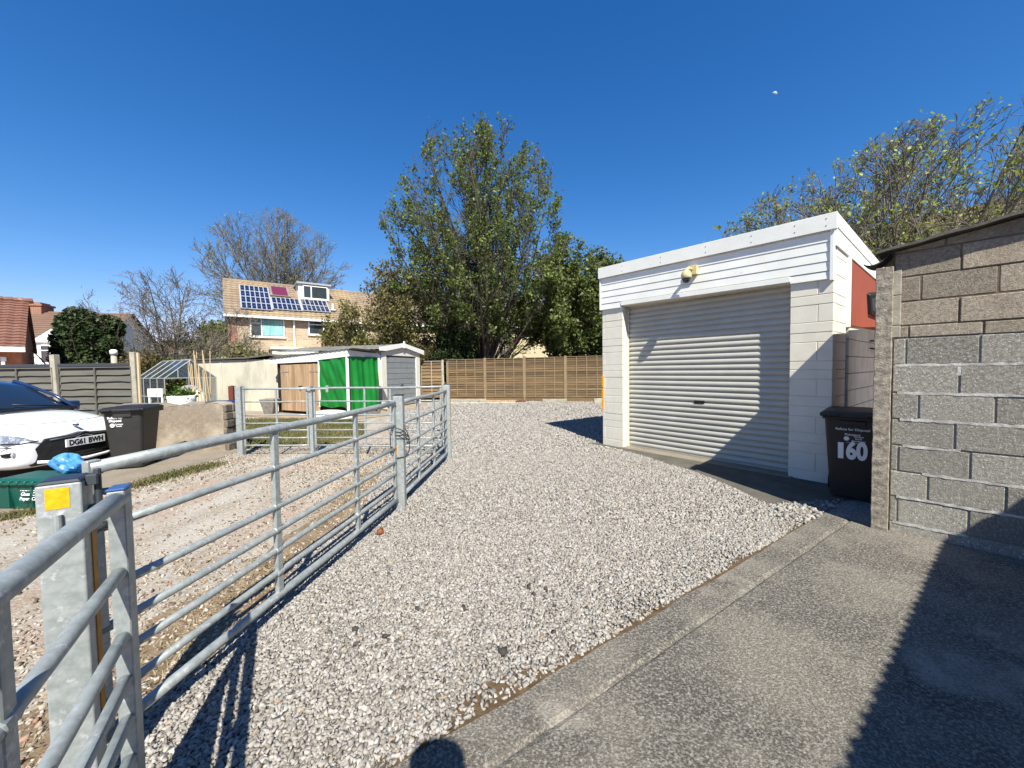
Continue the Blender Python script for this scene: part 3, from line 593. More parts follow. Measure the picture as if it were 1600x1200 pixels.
# red board, slight outward stand, with black framed window
mb = MB(); mb.hexa([(W_ - .045, 0.69, 2.02), (W_ + .055, 0.69, 2.02), (W_ + .055, 4.6, 2.09), (W_ - .045, 4.6, 2.09)], [(W_ - .045, 0.69, 3.0), (W_ + .005, 0.69, 3.0), (W_ + .005, 4.6, 2.82), (W_ - .045, 4.6, 2.82)]); rb = mb.build('side_panel', M['red_board'], ge); rb['label'] = 'red painted boarding'
MB().box(W_ - .02, W_ + .045, 0.655, 0.688, 2.0, 3.0).build('corner_strip', M['upvc'], ge)
mb = MB(); wy0, wy1 = 1.84, 3.1
mb.hexa([(W_ + .0, wy0, 2.28), (W_ + .09, wy0, 2.26), (W_ + .09, wy1, 2.26), (W_, wy1, 2.28)], [(W_ + .0, wy0, 2.60), (W_ + .07, wy0, 2.54), (W_ + .07, wy1, 2.72), (W_, wy1, 2.75)])
wf = mb.build('window', M['black'], ge, bevel=0.004)
mb = MB(); mb.hexa([(W_ + .088, wy0 + .06, 2.31), (W_ + .093, wy0 + .06, 2.31), (W_ + .093, wy1 - .06, 2.31), (W_ + .088, wy1 - .06, 2.31)], [(W_ + .072, wy0 + .06, 2.50), (W_ + .08, wy0 + .06, 2.50), (W_ + .08, wy1 - .06, 2.66), (W_ + .072, wy1 - .06, 2.66)]); mb.build('pane', glassm('dusty_glass', (0.05, 0.06, 0.075), 0.2), wf)
# wire bracket on the low painted wall
mb = MB(); bx = W_ + .05
for z in (1.72, 1.86): mb.tube([(bx, 2.0, z + (0.03 if z < 1.8 else 0)), (bx + .1, 2.05, z), (bx + .1, 2.6, z)], 0.012, 6)
for y in (2.05, 2.2, 2.4, 2.6): mb.tube([(bx + .1, y, 1.72), (bx + .1, y + .08, 1.86)], 0.01, 6)
mb.build('wire_bracket', M['black'], ge)
# roller shutter
mb = MB(); N = 0; zt = 2.68; ys = 0.205
prof = []; z = 0.055; pit = 0.0875
while z < zt:
    prof += [(ys, z), (ys - .020, z + .003), (ys - .030, z + .016), (ys - .031, z + .036), (ys - .027, z + .056), (ys - .015, z + .072), (ys - .001, z + .082)]
    z += pit
nb = len(prof); xs = [0.458, 0.51, 1.3, 2.1, 2.99, 3.047]
for xi, x in enumerate(xs):
    for (y, zz_) in prof: mb.v.append((x, y + (0.0 if 0 < xi < len(xs) - 1 else 0.004), zz_))
for a in range(len(xs) - 1):
    for i in range(nb - 1): mb.f.append((a * nb + i, (a + 1) * nb + i, (a + 1) * nb + i + 1, a * nb + i + 1)); mb.m.append(0)
rd = mb.build('roller_door', M['shutter'], ge, smooth=True)
sm = rd.modifiers.new('solid', 'SOLIDIFY'); sm.thickness = 0.003; sm.offset = -1
mb = MB(); mb.box(0.462, 3.043, 0.178, 0.214, 0.028, 0.058); mb.build('bottom_bar', M['alu'], rd, bevel=0.003)
mb = MB(); mb.box(0.459, 0.475, 0.165, 0.18, 0.02, 2.6); mb.build('guide_rail', M['cream'], rd)
mb = MB(); mb.box(1.70, 1.86, 0.172, 0.186, 0.905, 0.955); mb.box(1.74, 1.755, 0.165, 0.172, 0.92, 0.94, 0); mb.box(1.70, 1.84, 0.160, 0.164, 0.89, 0.897); mb.build('handle', M['black'], rd, bevel=0.003)
MB().box(0.46, 3.045, 0.215, 0.26, 0.0, 2.7).build('door_backing', M['darkgap'], ge)
mb = MB(); mb.box(0.42, 3.1, -0.06, 0.2, 0.0, 0.028); mb.build('threshold', M['pad'], ge, bevel=0.006)
for z0, z1 in ((1.13, 1.35), (0.91, 1.10), (0.69, 0.895)):
    MB().box(-0.012, 0.028, -0.012, 0.03, z0, z1).build('corner_guard', M['yellow'], ge, bevel=0.002)

# security camera
ce = empty('security_camera', GL + GD * 1.79, azr(GD), 'cream domed security camera fixed to the white boarding above the door', 'camera')
mb = MB(); mb.box(-0.07, 0.07, -0.10, -0.04, 2.92, 3.06); mb.build('mounting_box', M['camcream'], ce, bevel=0.006)
mb = MB(); mb.tube([(-0.02, -0.09, 3.0), (-0.03, -0.15, 3.02), (-0.035, -0.20, 2.99), (-0.035, -0.21, 2.95)], [0.035, 0.026, 0.024, 0.03], 12); mb.build('arm', M['camcream'], ce, smooth=True)
mb = MB(); mb.lathe([(0.03, 0.07), (0.06, 0.05), (0.075, 0.0), (0.078, -0.05), (0.07, -0.055)], (-0.035, -0.21, 2.91), 20); mb.build('housing', M['camcream'], ce, smooth=True)
mb = MB(); mb.lathe([(0.064, 0.0), (0.06, -0.03), (0.045, -0.055), (0.02, -0.07), (0.002, -0.072)], (-0.035, -0.21, 2.856), 20); mb.build('dome', M['carglass'], ce, smooth=True)

# ------------------------------------------------------------------ block outbuilding on the right
BP = Vector((3.33, 3.37, 0)); BD = Vector((0.6668, -0.7452, 0))
be = empty('block_outbuilding', BP, azr(BD), 'outbuilding of bare concrete blocks, grey below and brown above, with sheet roof', 'outbuilding')
mb = MB(); BL = 2.6
def course(mb, z0, z1, joint, m, mm, smear=False):
    random.seed(int(z0 * 1000)); j = joint
    while j > 0.02: j -= 0.405
    g = 0.011
    while j < BL:
        a, b = max(0.004, j), min(BL, j + 0.405)
        if b - a > 0.03:
            o = random.uniform(-0.004, 0.004); i0 = random.uniform(-.002, .002)
            mb.box(a + g / 2, b - g / 2, o, 0.095, z0 + g / 2 + i0, z1 - g / 2 + i0, m)
        j += 0.405
low = [(-.12, .11, .36), (.11, .34, .46), (.34, .565, .235), (.565, .79, .46), (.79, 1.02, .375), (1.02, 1.25, .17), (1.25, 1.49, .39), (1.49, 1.72, .49)]
for z0, z1, j in low: course(mb, z0, z1, j, 0, 1)
for z0, z1, j in [(1.72, 1.825, .10), (1.825, 2.03, .38), (2.03, 2.24, .165), (2.24, 2.45, .383)]: course(mb, z0, z1, j, 2, 3)
for k in range(7):   # top course cut to the roof slope
    a = 0.10 + 0.405 * k - 0.2; b = a + 0.394; a = max(a, 0.004)
    if b > BL: break
    mb.hexa([(a, 0, 2.456), (b, 0, 2.456), (b, .095, 2.456), (a, .095, 2.456)], [(a, 0, 2.465 + .15 * a), (b, 0, 2.465 + .15 * b), (b, .095, 2.465 + .15 * b), (a, .095, 2.465 + .15 * a)], 2)
mb.box(0.006, BL, 0.008, 0.1, -.2, 1.722, 1)
mb.hexa([(0.006, 0.007, 1.7222), (BL, 0.007, 1.7222), (BL, .1, 1.7222), (0.006, .1, 1.7222)], [(0.006, 0.007, 2.46), (BL, 0.007, 2.46 + .15 * BL), (BL, .1, 2.46 + .15 * BL), (0.006, .1, 2.46)], 3)
mb.box(0.17, 0.27, 0.105, 2.2, -.1, 2.44, 0)  # unseen end wall, added to block light and keep the gap dark
wl = mb.build('wall', [M['block_grey'], M['mortar_light'], M['block_brown'], M['mortar_brown']], be, bevel=0.005)
# rough pointing lines proud of the lower blocks
mb = MB(); random.seed(8)
for z, s0, s1 in ((0.34, 0.05, .9), (0.565, 0.2, 2.5), (0.79, 0.08, .42), (1.02, 0.06, 2.5), (1.25, 0.04, 2.4), (1.49, 0.02, .9), (0.11, 0.03, .5)):
    s = s0; zt_, zb_ = z + 0.009, z - 0.008; P_ = []
    while s < s1:
        P_.append((s, zb_ - random.uniform(0, .008), zt_ + random.uniform(-0.003, .006))); s += random.uniform(0.02, 0.05)
    n0 = len(mb.v)
    for (a, b_, t_) in P_: y = random.uniform(-.0045, -.001); mb.v += [(a, y, b_), (a, y, t_)]
    for i in range(len(P_) - 1): mb.f.append((n0 + 2 * i, n0 + 2 * i + 2, n0 + 2 * i + 3, n0 + 2 * i + 1)); mb.m.append(0)
for s, z0, z1 in ((.39, 1.40, 1.48),):
    n0 = len(mb.v); k = 7
    for i in range(k):
        z = z0 + (z1 - z0) * i / (k - 1); mb.v += [(s - .008 - random.uniform(0, .004), -.002, z), (s + .006 + random.uniform(0, .004), -.002, z)]
    for i in range(k - 1): mb.f.append((n0 + 2 * i, n0 + 2 * i + 1, n0 + 2 * i + 3, n0 + 2 * i + 2)); mb.m.append(0)
mb.build('pointing', mat('white_pointing', (0.58, 0.56, 0.51), 0.95, (0.36, 0.34, 0.31), 9, 5, (0.42, 0.6), bump=0.5, bscale=80), be)
# pillar : a rough concrete post, displaced verts for chipped edges
mb = MB(); random.seed(4); ring = []
nz = 46
for i in range(nz):
    z = -0.06 + i * (2.40 / (nz - 1)); j = lambda a=.004: random.uniform(-a, a)
    mb.v += [(-.108 + j(.003), -.045 + j(), z), (.002 + j(.002), -.045 + j(), z), (.002, .12, z), (-.108 + j(.003), .12, z)]
for i in range(nz - 1):
    for k in range(4): mb.f.append((4 * i + k, 4 * i + (k + 1) % 4, 4 * i + 4 + (k + 1) % 4, 4 * i + 4 + k)); mb.m.append(0)
mb.f.append((4 * nz - 4, 4 * nz - 3, 4 * nz - 2, 4 * nz - 1)); mb.m.append(0)
mb.build('pillar', M['post_conc'], be, bevel=0.004)
mb = MB()
for z0, z1 in ((1.73, 1.83), (1.835, 2.09), (2.095, 2.31)): mb.box(-0.016, 0.05, -.006, .02, z0, z1)
mb.build('pale_quoin', M['concpost'], be, bevel=0.004)
# roof sheet
mb = MB(); N = 60
for k in range(N + 1):
    s = -0.10 + (BL + .13) * k / N; z = 2.475 + .15 * s + 0.004 * math.sin(k * 0.9)
    for y in (-.085, 5.2): mb.v.append((s, y, z + (0.02 if y > 0 else 0)))
    for y in (-.085, 5.2): mb.v.append((s, y, z + .022 + (0.02 if y > 0 else 0)))
for k in range(N):
    a, b = 4 * k, 4 * k + 4
    mb.f += [(a, b, b + 2, a + 2), (a + 2, b + 2, b + 3, a + 3), (a, a + 1, b + 1, b), (a + 1, a + 3, b + 3, b + 1)]; mb.m += [0] * 4
mb.f += [(0, 2, 3, 1), (4 * N, 4 * N + 1, 4 * N + 3, 4 * N + 2)]; mb.m += [0, 0]
mb.build('roof', M['roof_sheet'], be)
mb = MB(); F_ = []
for i in range(9):
    t = i / 8; F_.append((-0.02 - 0.17 * t, 2.46 - 0.12 * math.sin(t * 1.9) + 0.05 * t * t))
for i, (s, z) in enumerate(F_): mb.v += [(s, -.08 + .02 * math.sin(i), z), (s, .25, z + .02), (s, -.08 + .02 * math.sin(i), z - .012), (s, .25, z + .008)]
for i in range(8):
    a = 4 * i; b = a + 4; mb.f += [(a, b, b + 1, a + 1), (a + 2, a + 3, b + 3, b + 2), (a, a + 2, b + 2, b)]; mb.m += [0] * 3
mb.build('torn_felt', M['felt'], be)

# neighbouring corrugated-roof shed behind the camera on the right: throws the shade in the corner
ND_ = Vector((0.8, 0.6, 0)); NB = Vector((0.9, -1.47, 0))
ne = empty('corrugated_shed', NB, azr(-ND_) + PI, 'blockwork shed with corrugated roof edge casting shade over the concrete', 'shed')
mb = MB(); mb.box(0.2, 5.35, -0.35, -0.12, -0.3, 2.4); mb.box(.2, .4, -4.6, -.36, -.3, 2.3); mb.build('wall', M['block_grey'], ne)
mb = MB(); N = 480; Lr = 5.45
for k in range(N + 1):
    s = Lr * k / N; dz = 0.010 * math.sin(s * 2 * PI / 0.09)
    mb.v += [(s, 0.004 * math.sin(s * 31), 2.47 + dz), (s, -2.4, 4.3 + dz), (s, 0.004 * math.sin(s * 31), 2.462 + dz), (s, -2.4, 4.292 + dz)]  # unseen rear edge raised steeply to block more sky over the shaded corner
for k in range(N):
    a = 4 * k; b = a + 4; mb.f += [(a, b, b + 1, a + 1), (a + 2, a + 3, b + 3, b + 2), (a, a + 2, b + 2, b)]; mb.m += [0] * 3
mb.build('roof', M['corr'], ne)

# ------------------------------------------------------------------ wheelie bins
def bin_(loc, rz, label, body_m, texts):
    e = empty('wheelie_bin', (loc[0], loc[1], 0.0), rz, label, 'wheelie bin')
    # front faces -y
    b0 = [(-.20, -.27), (.20, -.27), (.20, .20), (-.20, .20)]; b1 = [(-.26, -.345), (.26, -.345), (.26, .33), (-.26, .33)]
    zs = [0.03, 0.55, 0.97]; mb = MB(); rings = []
    prof = [(0.03, 0.0), (0.10, 0.06), (0.5, 0.5), (0.90, 0.93), (0.975, 1.0)]
    def ring(t, z, grow=0.0, rnd=0.05):
        pts = []
        w = .205 + .055 * t + grow; yf = -.275 - .07 * t - grow; yb = .20 + .13 * t + grow
        for cx, cy, a0 in ((w - rnd, yf + rnd, -90), (w - rnd, yb - rnd, 0), (-w + rnd, yb - rnd, 90), (-w + rnd, yf + rnd, 180)):
            for k in range(5): a = rad(a0 + 22.5 * k); pts.append((cx + rnd * math.cos(a), cy + rnd * math.sin(a), z))
        return pts
    R = [ring(t, z) for z, t in prof] + [ring(1.0, 0.975, 0.022), ring(1.0, 1.005, 0.025)]
    n = 20
    for r in R: mb.v += r
    for i in range(len(R) - 1):
        for k in range(n): mb.f.append((i * n + k, i * n + (k + 1) % n, (i + 1) * n + (k + 1) % n, (i + 1) * n + k)); mb.m.append(0)
    mb.f.append(tuple(reversed(range(n)))); mb.m.append(0); mb.f.append(tuple((len(R) - 1) * n + k for k in range(n))); mb.m.append(0)
    body = mb.build('body', body_m, e, smooth=False, bevel=0.004)
    mb = MB(); mb.box(-.12, .12, -.365, -.34, 0.91, 0.965); mb.build('front_lip', body_m, body, bevel=0.006)
    # lid: domed, overhanging front
    mb = MB(); L0 = ring(1.0, 1.008, 0.045, .04); L1 = ring(1.0, 1.045, 0.045, .04); L2 = ring(1.0, 1.075, 0.0, .05); L3 = ring(1.0, 1.088, -0.10, .05)
    for r in (L0, L1, L2, L3): mb.v += r
    for i in range(3):
        for k in range(n): mb.f.append((i * n + k, i * n + (k + 1) % n, (i + 1) * n + (k + 1) % n, (i + 1) * n + k)); mb.m.append(0)
    mb.f.append(tuple(reversed(range(n)))); mb.m.append(0); mb.f.append(tuple(3 * n + k for k in range(n))); mb.m.append(0)
    lid = mb.build('lid', M['binblack'], e, bevel=0.004)
    [MB().box(a_, a_ + .15, -.43, -.37, 1.02, 1.045).build('lid_grip', M['binblack'], lid, bevel=0.006) for a_ in (-.27, .12)]
    mb = MB(); mb.tube([(-.26, .42, .99), (.26, .42, .99)], .016, 10); mb.box(-.27, -.22, .33, .43, .95, 1.0); mb.box(.22, .27, .33, .43, .95, 1.0); mb.build('handle', M['binblack'], e, bevel=0.004)
    for s in (-1, 1):
        mb = MB(); mb.lathe([(0.03, -.025), (0.095, -.025), (0.1, -.015), (0.1, .015), (0.095, .025), (0.03, .025)], (0, 0, 0), 24, 0, Matrix.Translation((s * .235, .20, .1)) @ Matrix.Rotation(PI / 2, 4, 'Y')); mb.build('wheel', M['rubber'], e, smooth=False)
    for (nm, s_, size, x, z, off, sx, m_) in texts:
        t = (z - .03) / .945; y = -.275 - .07 * t - .002
        text(nm, s_, size, m_, body, (x, y, z), (PI / 2 + 0.074, 0, 0), off, sx)
    e.scale = (.92, .92, .92)
    return e, body
wp = M['white_print']; wgrey = mat('grey_sticker', (0.8, 0.8, 0.82), 0.5)
e, bd = bin_((3.905, 4.36), rad(-45), 'black wheelie bin numbered 160 standing between the garage and the block pillar', M['binblack'],
         [('number', '60', 0.285, 0.038, 0.60, 0.013, 0.66, wgrey), ('print', 'Refuse for Disposal', 0.040, 0.0, 0.862, 0.0005, 0.98, wp), ('print', 'Ridgeland', 0.036, 0.0, 0.80, 0.0005, 1.0, wp),
          ('print', 'Contact\nSouth\nCommunity', 0.026, 0.055, 0.752, 0.0005, 1.0, wp), ('print', 'www recycling office', 0.016, 0.01, 0.704, 0, 1.0, wp)])
MB().hexa([(-.128, -.318, .505), (-.078, -.318, .505), (-.078, -.314, .505), (-.128, -.314, .505)], [(-.130, -.331, .70), (-.078, -.331, .70), (-.078, -.327, .70), (-.130, -.327, .70)]).build('number', wgrey, bd)
mb = MB(); mb.lathe([(0.028, 0), (0.026, 0.002)], (-0.052, -.333, .752), 6, 0, Matrix.Rotation(PI / 2, 4, 'X')); mb.build('emblem', wp, bd)
e, bd = bin_((-6.20, 6.26), rad(22), 'dark grey wheelie bin with small white print parked in front of the white car', M['bingrey'],
         [('print', 'Refuse for\nDisposal', 0.05, -.10, 0.875, 0.002, 0.95, wp), ('print', 'Contact\nSouth', 0.032, -.055, 0.775, 0.001, 1.0, wp)])
mb = MB(); mb.lathe([(0.036, 0), (0.034, 0.002)], (-0.135, -.343, .775), 6, 0, Matrix.Rotation(PI / 2, 4, 'X')); mb.build('emblem', wp, bd)

# ------------------------------------------------------------------ green recycling box with blue bag
p = Vector((-5.46, 4.42, 0))
e = empty('recycling_box', p, rad(-3), 'green plastic recycling box with white print on the ground beside the car', 'recycling box')
mb = MB(); mb.hexa([(-.34, -.16, .01), (.34, -.16, .01), (.34, .2, .01), (-.34, .2, .01)], [(-.39, -.21, .30), (.39, -.21, .30), (.39, .25, .30), (-.39, .25, .30)])
for x in (-.14, .14): mb.box(x - .006, x + .006, -.215, -.17, .03, .29)
bx_ = mb.build('tub', M['green_box'], e, bevel=0.012, bseg=2)
mb = MB(); mb.box(-.42, .42, -.24, .28, .295, .325)
for k in range(9): mb.box(-.4 + k * .093, -.35 + k * .093, -.25, -.21, .30, .34)
mb.hexa([(-.37, -.19, .325), (.37, -.19, .325), (.37, .23, .325), (-.37, .23, .325)], [(-.33, -.15, .35), (.33, -.15, .35), (.33, .19, .35), (-.33, .19, .35)])
mb.build('lid', M['green_box'], e, bevel=0.008)
text('print', 'RECYCLING\nGlass  Cans\nPaper  Card', 0.05, wp, bx_, (0.12, -.205, .19), (PI / 2 - 0.17, 0, 0), 0.001)
random.seed(21); mb = MB(); nu, nv = 26, 14
for i in range(nv):
    v = i / (nv - 1) * PI
    for k in range(nu):
        u = 2 * PI * k / nu; r = 1 + 0.22 * math.sin(3 * u + 2 * v) + 0.16 * math.sin(7 * u - 3 * v) + random.uniform(-.1, .1)
        z = math.cos(v) * (1 + 0.25 * math.sin(2 * u)); mb.v.append((0.17 * r * math.sin(v) * math.cos(u), 0.11 * r * math.sin(v) * math.sin(u), 0.14 + 0.14 * z + 0.1 * max(0, -math.cos(u)) * math.sin(v) * 0.6))
for i in range(nv - 1):
    for k in range(nu): mb.f.append((i * nu + k, i * nu + (k + 1) % nu, (i + 1) * nu + (k + 1) % nu, (i + 1) * nu + k)); mb.m.append(0)
o = mb.build('blue_bag', M['bluebag'], None); o.location = (-5.24, 4.50, 0.335); o.scale = (.85, .85, .8); tag(o, 'crumpled bright blue plastic bag lying on top of the green box', 'bag')

# ------------------------------------------------------------------ white car (heading +x), front end in view
def car():
    e = empty('parked_car', (-8.50, 5.86, 0), rad(-1.5), 'white parked hatchback with navy roof, black grille and plate DG61 BWH', 'car')
    # origin: mid wheelbase on the ground; nose at x=+1.95
    # stations: x, half width, belt z (shoulder), centre z (bonnet/waist), sill z
    ST = [(-1.97, .60, .62, .66, .36), (-1.93, .72, .80, .84, .28), (-1.75, .80, .95, .97, .24), (-1.2, .84, .98, .98, .20), (-.4, .855, .96, .96, .20), (.35, .855, .94, .97, .20),
          (.85, .85, .90, .985, .20), (1.15, .845, .84, .95, .20), (1.5, .82, .775, .885, .20), (1.74, .77, .70, .80, .20), (1.86, .68, .64, .70, .22), (1.905, .58, .58, .61, .25), (1.91, .42, .50, .52, .30)]
    def sec(st):
        x, w, zb, zc, zs = st; P = []
        P.append((x, 0, zs)); P.append((x, w * .82, zs)); P.append((x, w * .97, zs + .06)); P.append((x, w, zs + (zb - zs) * .38))
        P.append((x, w * .985, zs + (zb - zs) * .72)); P.append((x, w * .93, zb)); P.append((x, w * .80, zb + (zc - zb) * .55)); P.append((x, w * .45, zc - .006)); P.append((x, 0, zc))
        return P
    rows = [sec(s) for s in ST]
    half = rows; n = len(rows[0]); mb = MB(); full = []
    for r in rows: full.append(r + [(p[0], -p[1], p[2]) for p in reversed(r[1:-1])])
    m = len(full[0])
    for r in full: mb.v += r
    for i in range(len(full) - 1):
        for k in range(m): mb.f.append((i * m + k, (i + 1) * m + k, (i + 1) * m + (k + 1) % m, i * m + (k + 1) % m)); mb.m.append(0)
    mb.f.append(tuple(range(m))); mb.m.append(0); mb.f.append(tuple(reversed([(len(full) - 1) * m + k for k in range(m)]))); mb.m.append(0)
    body = mb.build('body', M['carwhite'], e, smooth=True, sub=2)
    # glasshouse
    mb = MB(); GS = [(-1.55, .66, .95, .60, 1.02), (-1.30, .70, .97, .58, 1.32), (-.9, .74, .97, .60, 1.43), (-.3, .76, .96, .61, 1.47), (.1, .77, .96, .60, 1.45), (.38, .775, .95, .59, 1.37), (1.02, .74, .94, .70, .965)]
    pts = []
    for (x, wl, zl, wu, zu) in GS:
        pts += [(x, -wl, zl - .05), (x, -wu, zu - .05), (x, -wu * .5, zu), (x, 0, zu + .008), (x, wu * .5, zu), (x, wu, zu - .05), (x, wl, zl - .05)]
    mb.v = pts
    for i in range(len(GS) - 1):
        for k in range(6):
            mm = 1 if (k in (1, 2, 3, 4) and i < 5) else 0
            mb.f.append((i * 7 + k, (i + 1) * 7 + k, (i + 1) * 7 + k + 1, i * 7 + k + 1)); mb.m.append(mm)
    mb.f.append(tuple(range(7))); mb.m.append(0)
    # separate glass and roof
    g = mb.build('glasshouse', [M['carglass'], M['carroof']], e, smooth=True)
    b = g.modifiers.new('e', 'EDGE_SPLIT'); b.split_angle = rad(50)
    for s in (-1, 1): MB().tube([(1.04, s * .735, .93), (.7, s * .68, 1.17), (.38, s * .60, 1.335), (.1, s * .61, 1.42)], .026, 8).build('windscreen_pillar', M['carroof'], e, smooth=True)
    mb = MB(); mb.tube([(1.03, -.70, .955), (1.09, -.35, .985), (1.10, 0, .99), (1.09, .35, .985), (1.03, .70, .955)], .028, 8); mb.build('scuttle', M['black'], e, smooth=True)
    for (a, b_) in (((1.06, -.1, 1.01), (.93, -.66, 1.05)), ((1.06, .52, 1.0), (.95, -.05, 1.07))):
        mb = MB(); mb.tube([a, b_], .010, 6); mb.build('wiper', M['black'], e, smooth=True)
    # wheels and arches
    for x in (-1.23, 1.23):
        for s in (-1, 1):
            Mx = Matrix.Translation((x, s * .76, .305)) @ Matrix.Rotation(PI / 2, 4, 'X')
            mb = MB(); mb.lathe([(.2, -.1), (.28, -.1), (.305, -.08), (.305, .08), (.28, .1), (.2, .1)], (0, 0, 0), 28, 0, Mx); wh = mb.build('wheel', M['rubber'], e, smooth=True)
            mb = MB(); mb.lathe([(.03, -.105), (.205, -.095), (.205, .095), (.03, .105)], (0, 0, 0), 28, 0, Mx); mb.build('rim', M['chrome'], wh)
            mb = MB(); mb.tube([(x + .345 * math.cos(a), s * .825, .305 + .345 * math.sin(a)) for a in [PI * k / 12 for k in range(13)]], .035, 6); mb.build('arch', M['black'], e, smooth=True)
    # front face details follow the nose curve
    def nose(y, z):
        # approx nose x for given y,z
        a = abs(y); x = 1.985 - 0.42 * a ** 2.2 - 0.10 * max(0, z - .5) - 0.9 * max(0, z - .60) ** 1.5
        return x
    def patch(name, outline, m, off=0.004, thick=0.02, parent=e, nx=1):
        mb = MB(); k = len(outline); yc = sum(p[0] for p in outline) / k; zc_ = sum(p[1] for p in outline) / k
        rings = []
        for f in (1.0, .75, .5, .25):
            rings.append([(nose(yc + (y - yc) * f, zc_ + (z - zc_) * f) + off, yc + (y - yc) * f, zc_ + (z - zc_) * f) for y, z in outline])
        base0 = [(nose(y, z) + off - thick, y, z) for y, z in outline]
        mb.v += base0
        for r in rings: mb.v += r
        for i in range(4):
            for q in range(k): mb.f.append((i * k + q, i * k + (q + 1) % k, (i + 1) * k + (q + 1) % k, (i + 1) * k + q)); mb.m.append(0)
        mb.v.append((nose(yc, zc_) + off, yc, zc_)); c = len(mb.v) - 1
        for q in range(k): mb.f.append((4 * k + q, 4 * k + (q + 1) % k, c)); mb.m.append(0)
        return mb.build(name, m, parent, smooth=False)
    gr = patch('grille', [(-.42, .61), (-.15, .625), (0, .65), (.15, .625), (.42, .61), (.52, .50), (.62, .31), (.56, .25), (-.56, .25), (-.62, .31), (-.52, .50)], M['black'], .022, .12)
    mb = MB(); mb.tube([(nose(y, z) + .03, y, z) for y, z in ((-.40, .585), (-.2, .60), (-.10, .605), (-.05, .635), (0, .648), (.05, .635), (.10, .605), (.2, .60), (.40, .585))], .011, 8); mb.build('grille_bar', M['steel_dark'], gr, smooth=True)
    mb = MB(); mb.tube([(nose(y, z) + .018, y, z) for y, z in ((-.12, .572), (-.05, .60), (0, .613), (.05, .60), (.12, .572))], .009, 8); mb.build('chevron_badge', M['chrome'], gr, smooth=True)
    mb = MB()
    for z in (.31, .36, .41, .455): mb.tube([(nose(y, z) + .014, y, z) for y in (-.44, -.2, 0, .2, .44)], .006, 5)
    mb.build('grille_slat', M['rubber'], gr)
    mb = MB(); mb.tube([(nose(y, z) + .02, y, z) for y, z in ((-.52, .30), (-.3, .262), (0, .25), (.3, .262), (.52, .30))], .022, 8); mb.build('lower_bar', M['carwhite'], e, smooth=True)
    mb = MB(); mb.box(2.0, 2.018, -.26, .26, .455, .566); pl = mb.build('number_plate', M['plate'], e, bevel=0.002)
    text('registration', 'DG61', 0.108, M['black'], pl, (2.0195, -.115, .508), (PI / 2, 0, PI / 2), 0.0045, 0.82); text('registration', 'BWH', 0.108, M['black'], pl, (2.0195, .128, .508), (PI / 2, 0, PI / 2), 0.0045, 0.82)
    for s in (-1, 1):
        hl = patch('headlight', [(s * .52, .60), (s * .60, .66), (s * .72, .715), (s * .80, .735), (s * .83, .68), (s * .78, .61), (s * .66, .585)], M['lampglass'], .03, .08)
        mb = MB(); c = (nose(s * .68, .65) - .01, s * .68, .65); mb.lathe([(.035, 0), (.03, .02), (.01, .03)], c, 14, 0, Matrix.Rotation(PI / 2, 4, 'Y')); mb.build('bulb', M['chrome'], hl, smooth=True)
        mb = MB(); mb.tube([(nose(y, z) + .035, y, z) for y, z in ((s * .50, .595), (s * .64, .58), (s * .78, .60))], .008, 6); mb.build('lamp_trim', M['black'], hl)
        fl = patch('fog_lamp', [(s * .62, .46), (s * .70, .475), (s * .77, .46), (s * .76, .42), (s * .70, .40), (s * .64, .42)], M['black'], .02, .04)
        mb = MB(); c = (nose(s * .70, .44) + .03, s * .70, .44); mb.lathe([(.035, 0), (.03, .012), (.005, .016)], c, 14, 0, Matrix.Rotation(PI / 2, 4, 'Y')); mb.build('lens', M['lampglass'], fl, smooth=True)
        mb = MB(); mb.tube([(nose(y, z) + .012, y, z) for y, z in ((s * .80, .55), (s * .70, .535), (s * .60, .52))], .006, 6); mb.build('bumper_crease', M['black'], e)
        mb = MB(); mb.box(.62, .84, s * .86 - .09, s * .86 + .09, .93, 1.06); mb.build('mirror', M['carroof'], e, bevel=0.03, bseg=3)
        mb = MB(); mb.lathe([(.014, 0), (.01, .01)], (1.12, s * .3, .975), 8); mb.build('washer_jet', M['black'], e)
    # bonnet shut line and small badge
    mb = MB(); L_ = [(1.06, -.79, .925), (1.45, -.72, .88), (1.68, -.58, .835), (1.77, -.35, .815), (1.80, 0, .81), (1.77, .35, .815), (1.68, .58, .835), (1.45, .72, .88), (1.06, .79, .925)]
    mb.tube(L_, .004, 5); mb.build('bonnet_seam', M['steel_dark'], e)
    mb = MB(); mb.box(1.83, 1.90, -.02, .02, .735, .765, M=None); mb.build('bonnet_badge', M['steel_dark'], e, bevel=0.006)
    mb = MB(); mb.prism([(-.03, 0), (-.03, -.02), (-.07, -.02), (-.025, .04), (-.045, .04), (0, .09), (.045, .04), (.025, .04), (.07, -.02), (.03, -.02), (.03, 0)], -.004, .004, 'x')
    o = mb.build('air_freshener', mat('pale_yellow_card', (0.6, 0.6, 0.15), 0.7)); o.location = (-8.02, 5.67, 1.12); o.rotation_euler = (0, 0, rad(-50)); tag(o, 'pale yellow tree shaped air freshener hanging inside the car windscreen', 'air freshener')
    return e
car()

